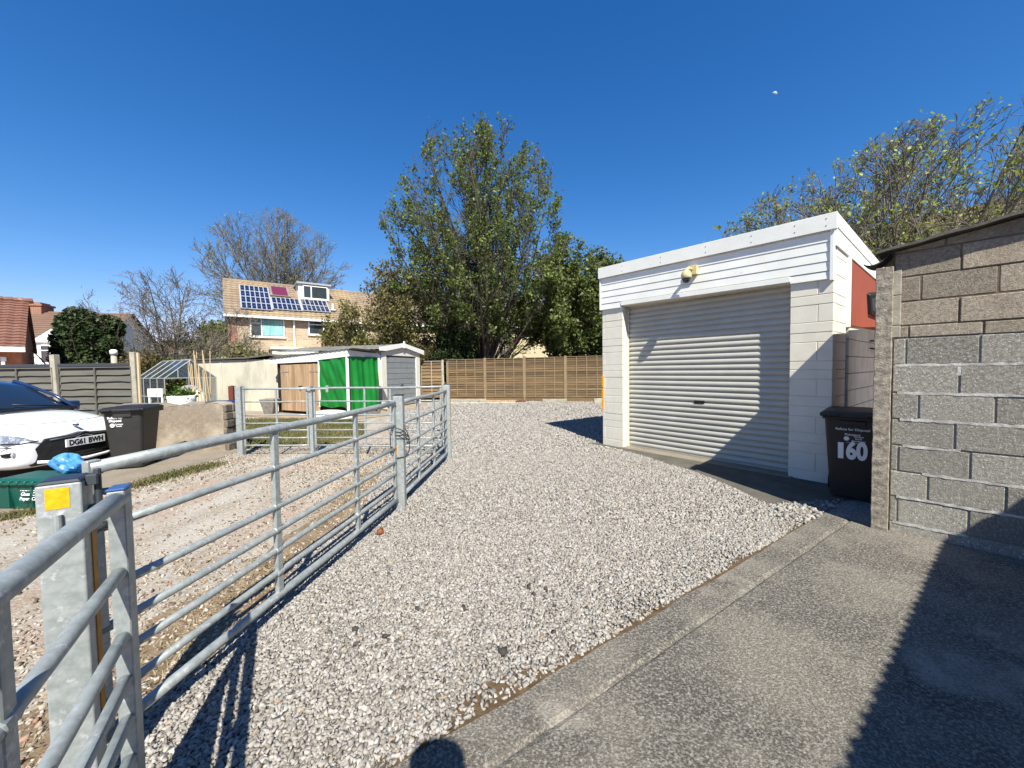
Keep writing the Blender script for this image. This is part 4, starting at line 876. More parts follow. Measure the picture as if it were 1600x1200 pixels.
# ------------------------------------------------------------------ fences
def lap_panel(e, s0, s1, z0, z1, nsl, nb, mat_s, mat_b, seed, name='panel', wob=0.006, frame=0.03, gap=False, top=None):
    random.seed(seed); mb = MB(); h = (z1 - z0) / nsl
    nseg = 6
    for i in range(nsl):
        z = z0 + i * h; n0 = len(mb.v); ov = h * (0.22 if not gap else 0.02)
        for k in range(nseg + 1):
            s = s0 + (s1 - s0) * k / nseg; wv = random.uniform(-wob, wob)
            mb.v += [(s, -.046, z + wv), (s, .004, z + h + ov + wv), (s, .010, z + h + ov + wv), (s, -.036, z + wv)]
        for k in range(nseg):
            a = n0 + 4 * k; b = a + 4
            for q in range(4): mb.f.append((a + q, b + q, b + (q + 1) % 4, a + (q + 1) % 4)); mb.m.append(0)
    p = mb.build(name, mat_s, e)
    mb = MB()
    for k in range(nb + 1):
        s = s0 + (s1 - s0) * k / nb; w = .016 if 0 < k < nb else .02
        mb.box(max(s0, s - w), min(s1, s + w), -.064, -.044, z0, z1)
    mb.box(s0, s1, -.066, .03, z1, z1 + .022)
    mb.build('batten', mat_b, p)
    return p
# back fence
A_, B_ = Vector((-3.08, 18.42, 0)), Vector((6.2, 16.4, 0)); d = B_ - A_; LN = d.length
e = empty('timber_fence', A_, azr(d), 'long brown lapped timber fence across the end of the gravel yard', 'fence')
s = 0.0; i = 0
while s + 1.86 < LN:
    lap_panel(e, s + .05, s + 1.83, .22, 1.98 + .012 * i, 17, 4, M['fencewood'], M['fencebatten'], 30 + i)
    MB().box(s - .045, s + .045, -.06, .05, 0, 2.04 + .012 * i).build('post', M['fencebatten'], e, bevel=.005)
    MB().box(s + .05, s + 1.83, -.02, .02, 0.02, .21).build('gravel_board', M['fencewood'], e)
    s += 1.87; i += 1
MB().box(s - .045, s + .045, -.06, .05, 0, 2.1).build('post', M['fencebatten'], e)
# short return fence beside the white garage
A2, B2 = Vector((-4.3, 18.1, 0)), Vector((-3.2, 18.45, 0)); d = B2 - A2
e = empty('garden_fence_panel', A2, azr(d), 'short darker fence panel between the white garage and the long fence', 'fence')
lap_panel(e, 0.02, 0.98, .2, 1.92, 11, 2, M['fencewood'], M['concpost'], 77, wob=.012)
MB().box(0.99, 1.08, -.06, .04, 0, 2.0).build('post', M['concpost'], e)
# stones and timber laid along the foot of the fence
def bx(name, px0, px1, py, h, Y, m, label, cat, rz=0.0, dpt=.12, grp=None, z=0.0):
    a = G(px0, py); b = G(px1, py); k = Y / a.y if a.y else 1; a = a * k; b = b * k; c = (a + b) / 2; Lh = (b - a).length / 2
    mb = MB(); nn = 6; random.seed(px0)
    for i in range(nn + 1):
        x = -Lh + 2 * Lh * i / nn; r = lambda: random.uniform(-.008, .008)
        mb.v += [(x, -dpt / 2 + r(), 0), (x, dpt / 2 + r(), 0), (x, dpt / 2 + r(), h + r()), (x, -dpt / 2 + r(), h + r())]
    for i in range(nn):
        for q in range(4): mb.f.append((4 * i + q, 4 * i + 4 + q, 4 * i + 4 + (q + 1) % 4, 4 * i + (q + 1) % 4)); mb.m.append(0)
    mb.f += [(0, 1, 2, 3), (4 * nn + 3, 4 * nn + 2, 4 * nn + 1, 4 * nn)]; mb.m += [0, 0]
    o = mb.build(name, m, bevel=.006); o.location = (c.x, c.y, z); o.rotation_euler = (0, 0, rz); return tag(o, label, cat, grp)
bx('concrete_gravel_board', 704, 760, 626, .14, 18.0, M['concpost'], 'long pale concrete board laid against the foot of the fence', 'board', rad(-12))
bx('timber_plank', 700, 805, 631, .05, 17.2, M['pcream'], 'long pale flat plank on the gravel near the fence foot', 'plank', rad(-4))
bx('timber_plank', 758, 808, 627, .10, 17.6, M['plank'], 'brown short plank leaning at the fence foot', 'plank', rad(-8))
bx('timber_offcut', 806, 822, 629, .09, 17.2, M['brownpost'], 'dark red brown timber offcut by the fence foot', 'timber')
bx('kerb_stone', 826, 842, 628, .06, 17.2, M['concpost'], 'smallest pale stone slab lying at the fence foot', 'stone')
bx('concrete_block', 848, 886, 628, .16, 17.0, M['concpost'], 'big pale concrete block against the fence foot', 'block', rad(-12))
bx('kerb_stone', 874, 900, 631, .05, 16.6, M['pad'], 'flat slab lying in front of the big pale block', 'stone')
bx('concrete_block', 928, 945, 631, .22, 16.2, M['concpost'], 'upright pale block beside the yellow edged garage corner', 'block')

# left grey fence
A3, B3 = Vector((-15.2, 8.75, 0)), Vector((-8.32, 8.62, 0)); d = (B3 - A3); LN = d.length; dn = d.normalized()
e = empty('grey_fence', A3, azr(d), 'grey lapped fence with dark capping behind the white car', 'fence')
ps = []
for px in (90, 215):
    q = at(px + (4 if px < 100 else 3), 600, 8.68); ps.append((Vector((q.x, q.y, 0)) - A3).dot(dn))
step = ps[1] - ps[0]; ss = [ps[0] - step * k for k in (3, 2, 1)] + ps
for i in range(len(ss) - 1):
    if ss[i + 1] <= 0.3: continue
    s0 = max(0, ss[i]) + .06; s1 = ss[i + 1] - .06
    lap_panel(e, s0, s1, .25, 1.66, 9, 2, M['greyfence'], M['greyfence'], 60 + i, wob=.012)
    MB().box(s0 - .02, s1, -.05, .05, 1.684, 1.76).build('capping', mat('dark_capping', (0.035, 0.04, 0.05), 0.7), e, bevel=.01)
    MB().box(s0, s1, -.02, .02, 0, .245).build('gravel_board', M['greyfence'], e)
for i, s in enumerate(ss):
    if s < 0: continue
    hh = 1.97 if i == len(ss) - 2 else 2.0
    po = MB().box(-.055, .055, -.06, .06, 0, hh).build('post', M['concpost'], e, bevel=.008); po.location = (s, 0, 0); po.rotation_euler = (0, rad(-2.0 if i == len(ss) - 2 else -1.0), 0)
sl_ = ss[-1]; MB().box(sl_ + .07, sl_ + .11, -.05, -.01, 0, 1.98).build('timber_stake', M['cane'], e)
q = at(178, 560, 9.6)
e = empty('vent_pipe', (q.x, q.y, 0), 0, 'pale round pipe standing up behind the grey fence', 'pipe')
MB().lathe([(.055, 0), (.055, 2.0)], (0, 0, 0), 14).build('shaft', M['concpost'], e, smooth=True)
MB().lathe([(.075, 2.0), (.075, 2.1), (.04, 2.13)], (0, 0, 0), 14).build('cowl', M['upvc'], e, smooth=True)

# low rubble wall
A4 = Vector((-7.6, 7.30, 0)); A4e = Vector((-5.52, 7.36, 0)); d = A4e - A4
e = empty('rubble_wall', A4, azr(d), 'low rendered rubble wall with crumbling end next to the far gate post', 'wall')
random.seed(9); mb = MB(); LN = d.length; nx, nz = 26, 10
def wtop(t): return .905 + .02 * math.sin(t * 9) + .012 * math.sin(t * 23) - (0.05 * max(0, t - .93) / .07)
def grid(f, nx, nz, mb, m=0):
    n0 = len(mb.v)
    for j in range(nz + 1):
        for i in range(nx + 1): mb.v.append(f(i / nx, j / nz))
    for j in range(nz):
        for i in range(nx): mb.f.append((n0 + j * (nx + 1) + i, n0 + j * (nx + 1) + i + 1, n0 + (j + 1) * (nx + 1) + i + 1, n0 + (j + 1) * (nx + 1) + i)); mb.m.append(m)
rj = lambda a: random.uniform(-a, a)
grid(lambda u, v: (u * LN, rj(.006), v * wtop(u)), 30, 10, mb)
grid(lambda u, v: (u * LN, v * .36 + rj(.01), wtop(u) + rj(.008) + .015 * math.sin(PI * v)), 30, 5, mb)
grid(lambda u, v: ((1 - u) * LN, .36, v * wtop(1 - u)), 10, 3, mb)
mb.build('wall_face', M['rubble'], e)
mb = MB(); 
for r in range(6):
    z0 = r * .15; off = rj(.03)
    mb.box(LN - .04, LN + .03 + rj(.02), -.01 + rj(.01), .17 + off, z0 + .004, z0 + .143); mb.box(LN - .04, LN + .03 + rj(.02), .18 + off, .37 + rj(.01), z0 + .004, z0 + .143)
mb.build('wall_end', M['rubble_end'], e, bevel=.015, bseg=2)
# blue lidded box behind wall, brown post
q = at(350, 628, 7.95)
e = empty('storage_tub', (q.x, q.y, 0), rad(3), 'dark tub with blue lid behind the end of the rubble wall', 'tub')
MB().hexa([(-.2, -.15, 0), (.2, -.15, 0), (.2, .15, 0), (-.2, .15, 0)], [(-.25, -.2, .86), (.25, -.2, .86), (.25, .2, .86), (-.25, .2, .86)]).build('tub', M['black'], e, bevel=.01)
MB().hexa([(-.28, -.23, .86), (.28, -.23, .86), (.28, .23, .86), (-.28, .23, .86)], [(-.24, -.18, .93), (.24, -.18, .93), (.24, .18, .93), (-.24, .18, .93)]).build('lid', M['bluelid'], e, bevel=.01)
q = at(363, 620, 8.2)
o = MB().box(-.05, .05, -.05, .05, 0, 1.22).add([(-.05, -.05, 1.22), (.05, -.05, 1.22), (.05, .05, 1.22), (-.05, .05, 1.22), (0, 0, 1.24)], [(0, 1, 4), (1, 2, 4), (2, 3, 4), (3, 0, 4)]).build('timber_post', M['brownpost'], bevel=.004); o.location = (q.x, q.y, 0); tag(o, 'dark red brown timber post beside the blue lidded tub', 'post')

# greenhouse
GH = Vector((-11.13, 12.3, 0)); gg = Vector((.5, .87, 0)).normalized()
e = empty('greenhouse', GH, azr(gg), 'small aluminium greenhouse behind the rubble wall', 'greenhouse')
Wg, Lg = 1.42, 2.3; ez, az_ = 1.36, 1.96     # local x along gable, +y = length, away from view
mb = MB()
def bar(a, b, r=.015): mb.tube([a, b], r, 5)
for y in [Lg * k / 4 for k in range(5)]:
    bar((0, y, 0), (0, y, ez)); bar((Wg, y, 0), (Wg, y, ez)); bar((0, y, ez), (Wg / 2, y, az_)); bar((Wg, y, ez), (Wg / 2, y, az_))
for z in (0.05, .75, ez): bar((0, 0, z), (0, Lg, z)); bar((Wg, 0, z), (Wg, Lg, z)); bar((0, Lg, z), (Wg, Lg, z))
bar((0, 0, ez), (Wg, 0, ez)); bar((Wg / 2, 0, az_), (Wg / 2, Lg, az_), .025); bar((Wg * .45, 0, 0), (Wg * .45, 0, az_ - .05)); bar((Wg * .25, 0, ez), (Wg * .25, 0, ez + .3))
mb.build('frame', M['alu'], e)
mb = MB()
mb.add([(0, 0, ez), (0, Lg, ez), (Wg / 2, Lg, az_), (Wg / 2, 0, az_)], [(0, 1, 2, 3)]); mb.add([(Wg, 0, ez), (Wg, Lg, ez), (Wg / 2, Lg, az_), (Wg / 2, 0, az_)], [(0, 1, 2, 3)])
mb.add([(0, 0, .1), (0, Lg, .1), (0, Lg, ez), (0, 0, ez)], [(0, 1, 2, 3)]); mb.add([(Wg, 0, .1), (Wg, Lg, .1), (Wg, Lg, ez), (Wg, 0, ez)], [(0, 1, 2, 3)])
mb.add([(0, 0, ez), (Wg, 0, ez), (Wg / 2, 0, az_)], [(0, 1, 2)])
gl_ = mb.build('glazing', M['greenhouse_glass'], e); sm = gl_.modifiers.new('s', 'SOLIDIFY'); sm.thickness = .004
# planter, canes, board, sacks
q = at(284, 622, 9.6)
e = empty('white_planter', (q.x, q.y, 0), rad(10), 'white fabric planter with green leaves in front of the greenhouse', 'planter')
MB().lathe([(.24, 0), (.28, .3), (.285, .85), (.29, .95), (.26, .96), (.25, .9)], (0, 0, 0), 14).build('pot', M['sack'], e, smooth=True)
def leafcloud(name, C, S, N, size, m, seed=1, parent=None, prof=None, up=0.0):
    rs = np.random.RandomState(seed); C = np.asarray(C, float)
    ctr = C[rs.randint(0, len(C), N)] if len(C) != N else C
    P = ctr + rs.normal(0, 1, (N, 3)) * np.asarray(S)
    return leaves(name, P, size, m, seed + 1, parent)
def leaves(name, P, size, m, seed=1, parent=None, asp=0.62):
    rs = np.random.RandomState(seed); N = len(P); a = rs.normal(size=(N, 3)); a /= np.linalg.norm(a, axis=1)[:, None]
    b = rs.normal(size=(N, 3)); b -= (b * a).sum(1)[:, None] * a; b /= np.linalg.norm(b, axis=1)[:, None]; c = np.cross(a, b)
    s = (size * rs.uniform(0.6, 1.35, N))[:, None]
    V = np.stack([P - a * s, P + b * s * asp + c * s * .12, P + a * s, P - b * s * asp + c * s * .12], 1)
    return npmesh(name, V.reshape(-1, 3), (np.arange(4)[None] + 4 * np.arange(N)[:, None]), m, parent)
leafcloud('foliage', [(0, 0, 1.0)], (.13, .13, .07), 350, .045, M['leaf_laurel'], 3, e)
q = at(313, 600, 11.2); random.seed(13)
e = empty('bamboo_canes', (q.x, q.y, 0), 0, 'bundle of tall bamboo canes leaning beside the greenhouse', 'canes')
mb = MB()
for k in range(14):
    a = random.uniform(-.22, .3); t = random.uniform(-.22, .12); h = random.uniform(1.5, 2.3); mb.tube([(a, random.uniform(-.1, .1), 0), (a + t, random.uniform(-.1, .1), h)], .011, 5)
mb.build('cane', M['cane'], e)['kind'] = 'stuff'
q = at(243, 612, 10.2); o = MB().box(-.2, .2, -.02, .02, 0.9, 1.12).box(-.19, -.15, -.01, .03, 0, .9).box(.15, .19, -.01, .03, 0, .9).build('white_board', M['upvc']); o.location = (q.x, q.y, 0); tag(o, 'small white board on legs just right of the last grey fence post', 'board')
def lump(name, loc, sx, sy, sz, m, label, cat, seed=1, parent=None, grp=None):
    random.seed(seed); mb = MB(); nu, nv = 16, 9
    for i in range(nv):
        v = i / (nv - 1) * PI
        for k in range(nu):
            u = 2 * PI * k / nu; r = 1 + random.uniform(-.09, .09) + .08 * math.sin(3 * u + seed)
            mb.v.append((sx * r * math.sin(v) * math.cos(u), sy * r * math.sin(v) * math.sin(u), sz + sz * math.cos(v)))
    for i in range(nv - 1):
        for k in range(nu): mb.f.append((i * nu + k, i * nu + (k + 1) % nu, (i + 1) * nu + (k + 1) % nu, (i + 1) * nu + k)); mb.m.append(0)
    o = mb.build(name, m, parent, smooth=True); o.location = loc
    return tag(o, label, cat, grp) if label else o
q = at(297, 612, 13.4); lump('white_sack', (q.x, q.y, 0), .55, .35, .56, M['sack'], 'heap of white sacks inside the greenhouse end', 'sack', 4)
q = at(308, 628, 9.2); lump('soil_heap', (q.x, q.y, 0), .5, .4, .42, M['rubble'], 'brown heap of broken stone behind the rubble wall', 'heap', 6)

# cream prefab garage
e0 = at(305, 600, 15.3); e1 = at(441, 600, 14.9); d = Vector((e1.x - e0.x, e1.y - e0.y, 0)); LN = d.length; P0 = Vector((e0.x, e0.y, 0))
e = empty('prefab_garage', P0, azr(d), 'weathered cream prefabricated concrete garage left of the plank door shed', 'garage')
mb = MB(); 
sj, _ = onpl(389, 600, P0, d)
edges = [0, sj * .5, sj, sj + (LN - sj) * .5, LN]
for a, b in zip(edges[:-1], edges[1:]):
    mb.box(a + .012, b - .012, 0, .06, 0, 2.02); mb.box(b - .03, b + .03, -.018, .0, 0, 2.03)
mb.box(0, LN, .062, 3.4, 0, 2.0, 1); mb.build('wall', [M['pcream'], M['pcream2']], e, bevel=.006)
mb = MB(); mb.prism([(-.1, 2.03), (sj, 2.06), (sj + 1.0, 2.16), (LN + .1, 2.04), (LN + .1, 2.1), (sj + 1.0, 2.22), (sj, 2.12), (-.1, 2.07)], -.12, 3.5, 'y'); mb.build('roof', M['roof_sheet'], e)
q = at(422, 640, 13.9)
o = MB().hexa([(-.15, -.12, 0), (.15, -.12, 0), (.15, .12, 0), (-.15, .12, 0)], [(-.28, -.2, .55), (.28, -.2, .55), (.28, .2, .55), (-.28, .2, .55)]).hexa([(-.22, -.14, .51), (.22, -.14, .51), (.22, .14, .51), (-.22, .14, .51)], [(-.22, -.14, .56), (.22, -.14, .56), (.22, .14, .56), (-.22, .14, .56)]).build('stone_trough', M['stonegrey'], bevel=.02); o.location = (q.x, q.y, 0); tag(o, 'tall grey stone trough in front of the cream prefabricated garage', 'trough')

# plank door shed with green tarpaulin
S0 = G(436, 648); S1 = Vector((-5.3, 12.45, 0)); S0 = Vector((-8.75, 14.25, 0)); d = S1 - S0; LN = d.length
e = empty('tarpaulin_shed', S0, azr(d), 'shed with bare plank doors, white fascia and green tarpaulin corner', 'shed')
f = lambda px, py, off=0: onpl(px, py, S0, d, off)
sa = f(439, 600)[0]; sb = f(471, 600)[0]; sc_ = f(500, 600)[0]; sd = LN
mb = MB(); mb.box(0, LN - .05, .06, 1.25, 0, 1.98); mb.build('wall', M['darkgap'], e)
def planks(mb, a, b, z0, z1, n, y=-.0):
    for k in range(n):
        x0_ = a + (b - a) * k / n; mb.box(x0_ + .009, x0_ + (b - a) / n - .009, y - .02 + random.uniform(-.003, .003), y, z0, z1 + random.uniform(-.01, .01))
for a, b, lb in ((sa + .03, sb - .01, 'paler left door leaf'), (sb + .01, sc_ - .02, 'greyer right door leaf')):
    mb = MB(); planks(mb, a, b, .12, 1.78, 7); dr = mb.build('door', M['plank'], e)
    mb = MB(); 
    for z in (.42, 1.52):
        hx = a if a < sb - .1 else b; sg = 1 if a < sb - .1 else -1
        mb.add([(hx, -.03, z - .03), (hx + sg * .5, -.03, z - .008), (hx + sg * .5, -.03, z + .008), (hx, -.03, z + .03), (hx, -.02, z - .03), (hx + sg * .5, -.02, z - .008), (hx + sg * .5, -.02, z + .008), (hx, -.02, z + .03)], [(0, 1, 2, 3), (0, 4, 5, 1), (3, 2, 6, 7)])
    mb.build('strap_hinge', M['steel'], dr)
mb = MB(); mb.box(sb - .12, sb + .08, -.045, -.022, .98, 1.02); mb.box(sb - .05, sb + .0, -.06, -.03, .88, .98); mb.build('padlock', M['steel_dark'], e, bevel=.005)
# fascia, sloping roof
zl0 = f(432, 569)[1]; zl1 = f(432, 562)[1]
mb = MB(); a = -.25; zr0, zr1 = 1.98, 2.22; za, zb = 1.82, 2.02
mb.hexa([(a, -.06, za), (sc_, -.06, za + .03), (sc_, 0, za + .03), (a, 0, za)], [(a, -.06, zb), (sc_, -.06, zb + .12), (sc_, 0, zb + .12), (a, 0, zb)])
mb.hexa([(sc_ + .002, -.06, 1.90), (LN + .05, -.06, 1.98), (LN + .05, 0, 1.98), (sc_ + .002, 0, 1.90)], [(sc_ + .002, -.06, 2.14), (LN + .05, -.06, 2.22), (LN + .05, 0, 2.22), (sc_ + .002, 0, 2.14)])
mb.hexa([(LN, 0.003, 2.0), (LN + .05, 0.003, 2.0), (LN + .05, 1.3, 1.96), (LN, 1.3, 1.96)], [(LN, .003, 2.2), (LN + .05, .003, 2.2), (LN + .05, 1.3, 2.1), (LN, 1.3, 2.1)])
mb.build('fascia', M['render_white'], e, bevel=.006)
mb = MB(); N = 80
for k in range(N + 1):
    x = a + (LN + .3 - a) * k / N; z = zb + .012 + (2.23 - zb) * k / N + .012 * math.sin(k * 1.6)
    mb.v += [(x, -.1, z), (x, 1.4, z - .05), (x, -.1, z - .01), (x, 1.4, z - .06)]
for k in range(N):
    q_ = 4 * k; r_ = q_ + 4; mb.f += [(q_, r_, r_ + 1, q_ + 1), (q_ + 2, q_ + 3, r_ + 3, r_ + 2), (q_, q_ + 2, r_ + 2, r_)]; mb.m += [0] * 3
mb.build('roof', M['corr'], e)
# tarpaulin sheets with folds
random.seed(17)
def tarp(mb, P, Q, z0, z1, nx, nz, amp, seed, diag=0.0):
    P = Vector(P); Q = Vector(Q); dd = Q - P; nn = Vector((-dd.y, dd.x, 0)).normalized(); n0 = len(mb.v)
    for j in range(nz + 1):
        for i in range(nx + 1):
            u, v = i / nx, j / nz
            w_ = amp * (math.sin(u * 13 + seed + diag * v * 7) * .6 + math.sin(u * 31 + v * 9 * diag + seed * 2) * .3) + random.uniform(-.1, .1) * amp * .3
            q = P + dd * u + nn * (-w_ - .02); mb.v.append((q.x, q.y, z0 + (z1 - z0) * v + (0.03 * math.sin(u * 9 + seed) if j == 0 else 0)))
    for j in range(nz):
        for i in range(nx): mb.f.append((n0 + j * (nx + 1) + i, n0 + j * (nx + 1) + i + 1, n0 + (j + 1) * (nx + 1) + i + 1, n0 + (j + 1) * (nx + 1) + i)); mb.m.append(0)
mb = MB(); tarp(mb, (sc_ + .02, 0, 0), (LN - .06, -.02, 0), .32, 1.95, 50, 30, .028, 1, 1.9); mb.build('tarpaulin', M['tarp'], e, smooth=True)
mb = MB(); tarp(mb, (LN + .02, .05, 0), (LN + .10, 1.15, 0), .18, 1.98, 60, 16, .045, 3, .3); mb.build('tarpaulin', M['tarp'], e, smooth=True)
mb = MB(); mb.box(LN - .05, LN + .01, -.05, .02, 0, 1.98); mb.box(sc_ - .03, sc_ + .015, -.04, .0, 0.3, 1.9); mb.build('corner_post', M['upvc'], e)
MB().box(LN - .02, LN + .12, .05, 1.2, 0, .2).build('plinth', M['stonegrey'], e)
# white garage with grey door
W0 = Vector((-5.02, 14.85, 0)); wd = Vector((.28, .96, 0)).normalized()
e = empty('concrete_garage', W0, azr(wd), 'small white gabled garage with grey up and over door', 'garage')
Wd = 2.9; H0, H1, HA = 2.28, 2.34, 2.56
# local +y = (-.96,.28) inward
mb = MB(); mb.box(0, .32, 0, .15, 0, 2.25); mb.box(Wd - .32, Wd, 0, .15, 0, 2.25); mb.prism([(0, 2.12), (Wd, 2.12), (Wd, 2.3), (Wd / 2, 2.5), (0, 2.3)], .003, .14, 'y')
mb.box(0, .1, .15, 5, 0, 2.25); mb.box(Wd - .1, Wd, .15, 5, 0, 2.25); mb.box(.1, Wd - .1, 4.9, 5, 0, 2.25)
for k in range(6): mb.box(-.02, 0, .15 + k * .8, .21 + k * .8, 0, 2.25)
mb.build('wall', M['pcream2'], e, bevel=.006)
mb = MB()
for sgn, xa, xb in ((1, -.22, Wd / 2), (-1, Wd + .22, Wd / 2)):
    mb.hexa([(xa, -.1, 2.22), (xb, -.1, 2.49), (xb, -.06, 2.49), (xa, -.06, 2.22)], [(xa, -.1, 2.42), (xb, -.1, 2.66), (xb, -.06, 2.66), (xa, -.06, 2.42)])
mb.box(Wd / 2 - .06, Wd / 2 + .06, -.12, -.1, 2.45, 2.74); mb.build('bargeboard', M['upvc'], e)
mb = MB(); N = 44
for k in range(N + 1):
    y = -.08 + 5.2 * k / N; dz = .018 * (k % 2)
    mb.v += [(-.24, y, 2.33 + dz), (Wd / 2, y, 2.62 + dz), (Wd + .24, y, 2.33 + dz)]
for k in range(N): q_ = 3 * k; mb.f += [(q_, q_ + 1, q_ + 4, q_ + 3), (q_ + 1, q_ + 2, q_ + 5, q_ + 4)]; mb.m += [0, 0]
mb.build('roof', M['corr'], e)
mb = MB(); nn = 9
for k in range(nn):
    z = .05 + k * .225; mb.hexa([(.33, .05, z), (Wd - .33, .05, z), (Wd - .33, .09, z), (.33, .09, z)], [(.33, .035, z + .2), (Wd - .33, .035, z + .2), (Wd - .33, .09, z + .2), (.33, .09, z + .2)])
    mb.box(.33, Wd - .33, .06, .09, z + .2, z + .225)
dr = mb.build('garage_door', M['greydoor'], e)
MB().box(Wd / 2 - .12, Wd / 2 + .05, -.0, .05, .86, .89).box(Wd / 2 - .02, Wd / 2 + .02, .0, .05, .82, .95).build('handle', M['steel_dark'], dr)
# lean-to bits: hose on wall, ladder
q = at(586, 600, 14.75)
e = empty('hose_coil', (q.x, q.y, 0), azr((.96, -.28)), 'long black hose coiled on a hook on the white wall beside the garage', 'hose')
mb = MB()
for k in range(5):
    w_ = .16 + .015 * k; mb.tube([(w_ * math.sin(t) * (1 - .25 * math.cos(t)), -.08 - .01 * k, 1.45 + .62 * math.cos(t)) for t in [2 * PI * i / 24 for i in range(25)]], .022, 6)
mb.tube([(0, -.1, .85), (.1, -.12, .4), (.4, -.2, .08), (.7, -.3, .03)], .018, 6)
mb.build('hose', M['rubber'], e, smooth=True); MB().tube([(0, 0, 2.08), (0, -.14, 2.08)], .02, 6).build('hook', M['steel_dark'], e)
q = at(580, 600, 13.9)
e = empty('ladder', (q.x, q.y, 0), azr((.9, -.4)), 'aluminium ladder standing between the green tarpaulin and the hose', 'ladder')
mb = MB(); mb.tube([(-.17, -.1, 0), (-.17, .1, 1.95)], .02, 6); mb.tube([(.17, -.1, 0), (.17, .1, 1.95)], .02, 6); mb.build('stile', M['alu'], e)
mb = MB()
for k in range(8): mb.tube([(-.17, -.1 + .1 * k * .13 * 1.9 / 2, .2 + .23 * k), (.17, -.1 + .1 * k * .13 * 1.9 / 2, .2 + .23 * k)], .015, 6)
mb.build('rung', M['alu'], e)
q = G(517, 648); q = at(515, 640, 11.9)
lump('white_sack', (q.x, q.y, 0.0), .62, .35, .16, M['sack'], 'flat white sack with yellow print lying before the green tarpaulin', 'sack', 14)
q = at(530, 645, 11.6)
lump('white_sack', (q.x, q.y, 0.0), .4, .3, .12, M['sack'], 'smaller rounded white sack under the green tarpaulin edge', 'sack', 15)

# ------------------------------------------------------------------ houses
def tile_roof(mb, P, u, v, Lu, Lv, pu=.3, pv=.34, amp=.035, samp=4, step=.03, m=0):
    P = Vector(P); u = Vector(u).normalized(); v = Vector(v).normalized(); n = u.cross(v)
    if n.z < 0: n = -n
    nu = max(2, int(Lu / pu * samp)); nv = max(1, int(Lv / pv)); n0 = len(mb.v)
    for j in range(nv):
        for e_, h in ((0, step), (1, 0.0)):
            for i in range(nu + 1):
                w_ = amp * (0.5 + 0.5 * math.sin(2 * PI * i / samp)); q = P + u * (Lu * i / nu) + v * (Lv * (j + e_) / nv) + n * (w_ + h); mb.v.append((q.x, q.y, q.z))
    for r in range(2 * nv - 1):
        for i in range(nu): mb.f.append((n0 + r * (nu + 1) + i, n0 + r * (nu + 1) + i + 1, n0 + (r + 1) * (nu + 1) + i + 1, n0 + (r + 1) * (nu + 1) + i)); mb.m.append(m)
def brickm(name, c1, c2, mort, sc_=1.0):
    m = bpy.data.materials.new(name); m.use_nodes = True; n = m.node_tree.nodes; L = m.node_tree.links; P = n['Principled BSDF']; P.inputs['Roughness'].default_value = .92
    tc = n.new('ShaderNodeTexCoord'); sp_ = n.new('ShaderNodeSeparateXYZ'); cb = n.new('ShaderNodeCombineXYZ'); ad = n.new('ShaderNodeMath'); ad.operation = 'ADD'
    L.new(tc.outputs['Object'], sp_.inputs[0]); L.new(sp_.outputs[0], ad.inputs[0]); L.new(sp_.outputs[1], ad.inputs[1]); L.new(ad.outputs[0], cb.inputs[0]); L.new(sp_.outputs[2], cb.inputs[1])
    b = n.new('ShaderNodeTexBrick'); b.inputs['Scale'].default_value = 1.0; b.inputs['Brick Width'].default_value = .225 * sc_; b.inputs['Row Height'].default_value = .075 * sc_; b.inputs['Mortar Size'].default_value = .008
    b.inputs['Color1'].default_value = (*c1, 1); b.inputs['Color2'].default_value = (*c2, 1); b.inputs['Mortar'].default_value = (*mort, 1); L.new(cb.outputs[0], b.inputs['Vector']); L.new(b.outputs[0], P.inputs['Base Color']); return m
M['buff_brick'] = brickm('buff_brick', (0.42, 0.33, 0.225), (0.30, 0.22, 0.15), (0.48, 0.42, 0.33), 1.5)
M['pale_brick'] = brickm('pale_brick', (0.54, 0.44, 0.28), (0.45, 0.36, 0.22), (0.5, 0.45, 0.35), 1.5)
M['red_brick'] = brickm('red_brick', (0.30, 0.10, 0.06), (0.22, 0.08, 0.05), (0.3, 0.25, 0.2))
T0 = Vector((-16.8, 22.9, 0)); TD = Vector((.81, .59, 0)); TL = 11.5
te = empty('terraced_house', T0, azr(TD), 'buff brick terrace with pantiled roof, solar panels and white framed dormer', 'house')
fp = lambda px, py, off=0.0: onpl(px, py, T0, TD, off)
EZ = 4.95
mb = MB(); mb.box(.0, TL, 0, 7.6, 0, EZ); mb.prism([(0.02, EZ), (7.58, EZ), (3.8, 7.55)], 0.0, .12, 'x'); mb.build('wall', M['buff_brick'], te)
MB().box(-.02, .42, -.03, .0, 0, EZ).build('brick_pier', M['red_brick'], te)
mb = MB(); sl_len = math.hypot(4.15, 2.75)
tile_roof(mb, (-.2, -.35, EZ + .0), (1, 0, 0), (0, 4.15, 2.75), TL + .2, sl_len)
tile_roof(mb, (-.2, 7.95, EZ + .0), (1, 0, 0), (0, -4.15, 2.75), TL + .2, sl_len, samp=2)
mb.tube([(-.2, 3.8, EZ + 2.79), (TL, 3.8, EZ + 2.79)], .12, 6)
rf = mb.build('roof', M['tilebuff'], te)
mb = MB(); mb.box(-.2, TL, -.42, -.3, EZ - .12, EZ + .02); mb.build('gutter', M['upvc'], te)
sdp = fp(459, 500)[0]; MB().tube([(sdp, -.09, EZ - .1), (sdp, -.09, 0)], .055, 8).build('drainpipe', M['upvc'], te)
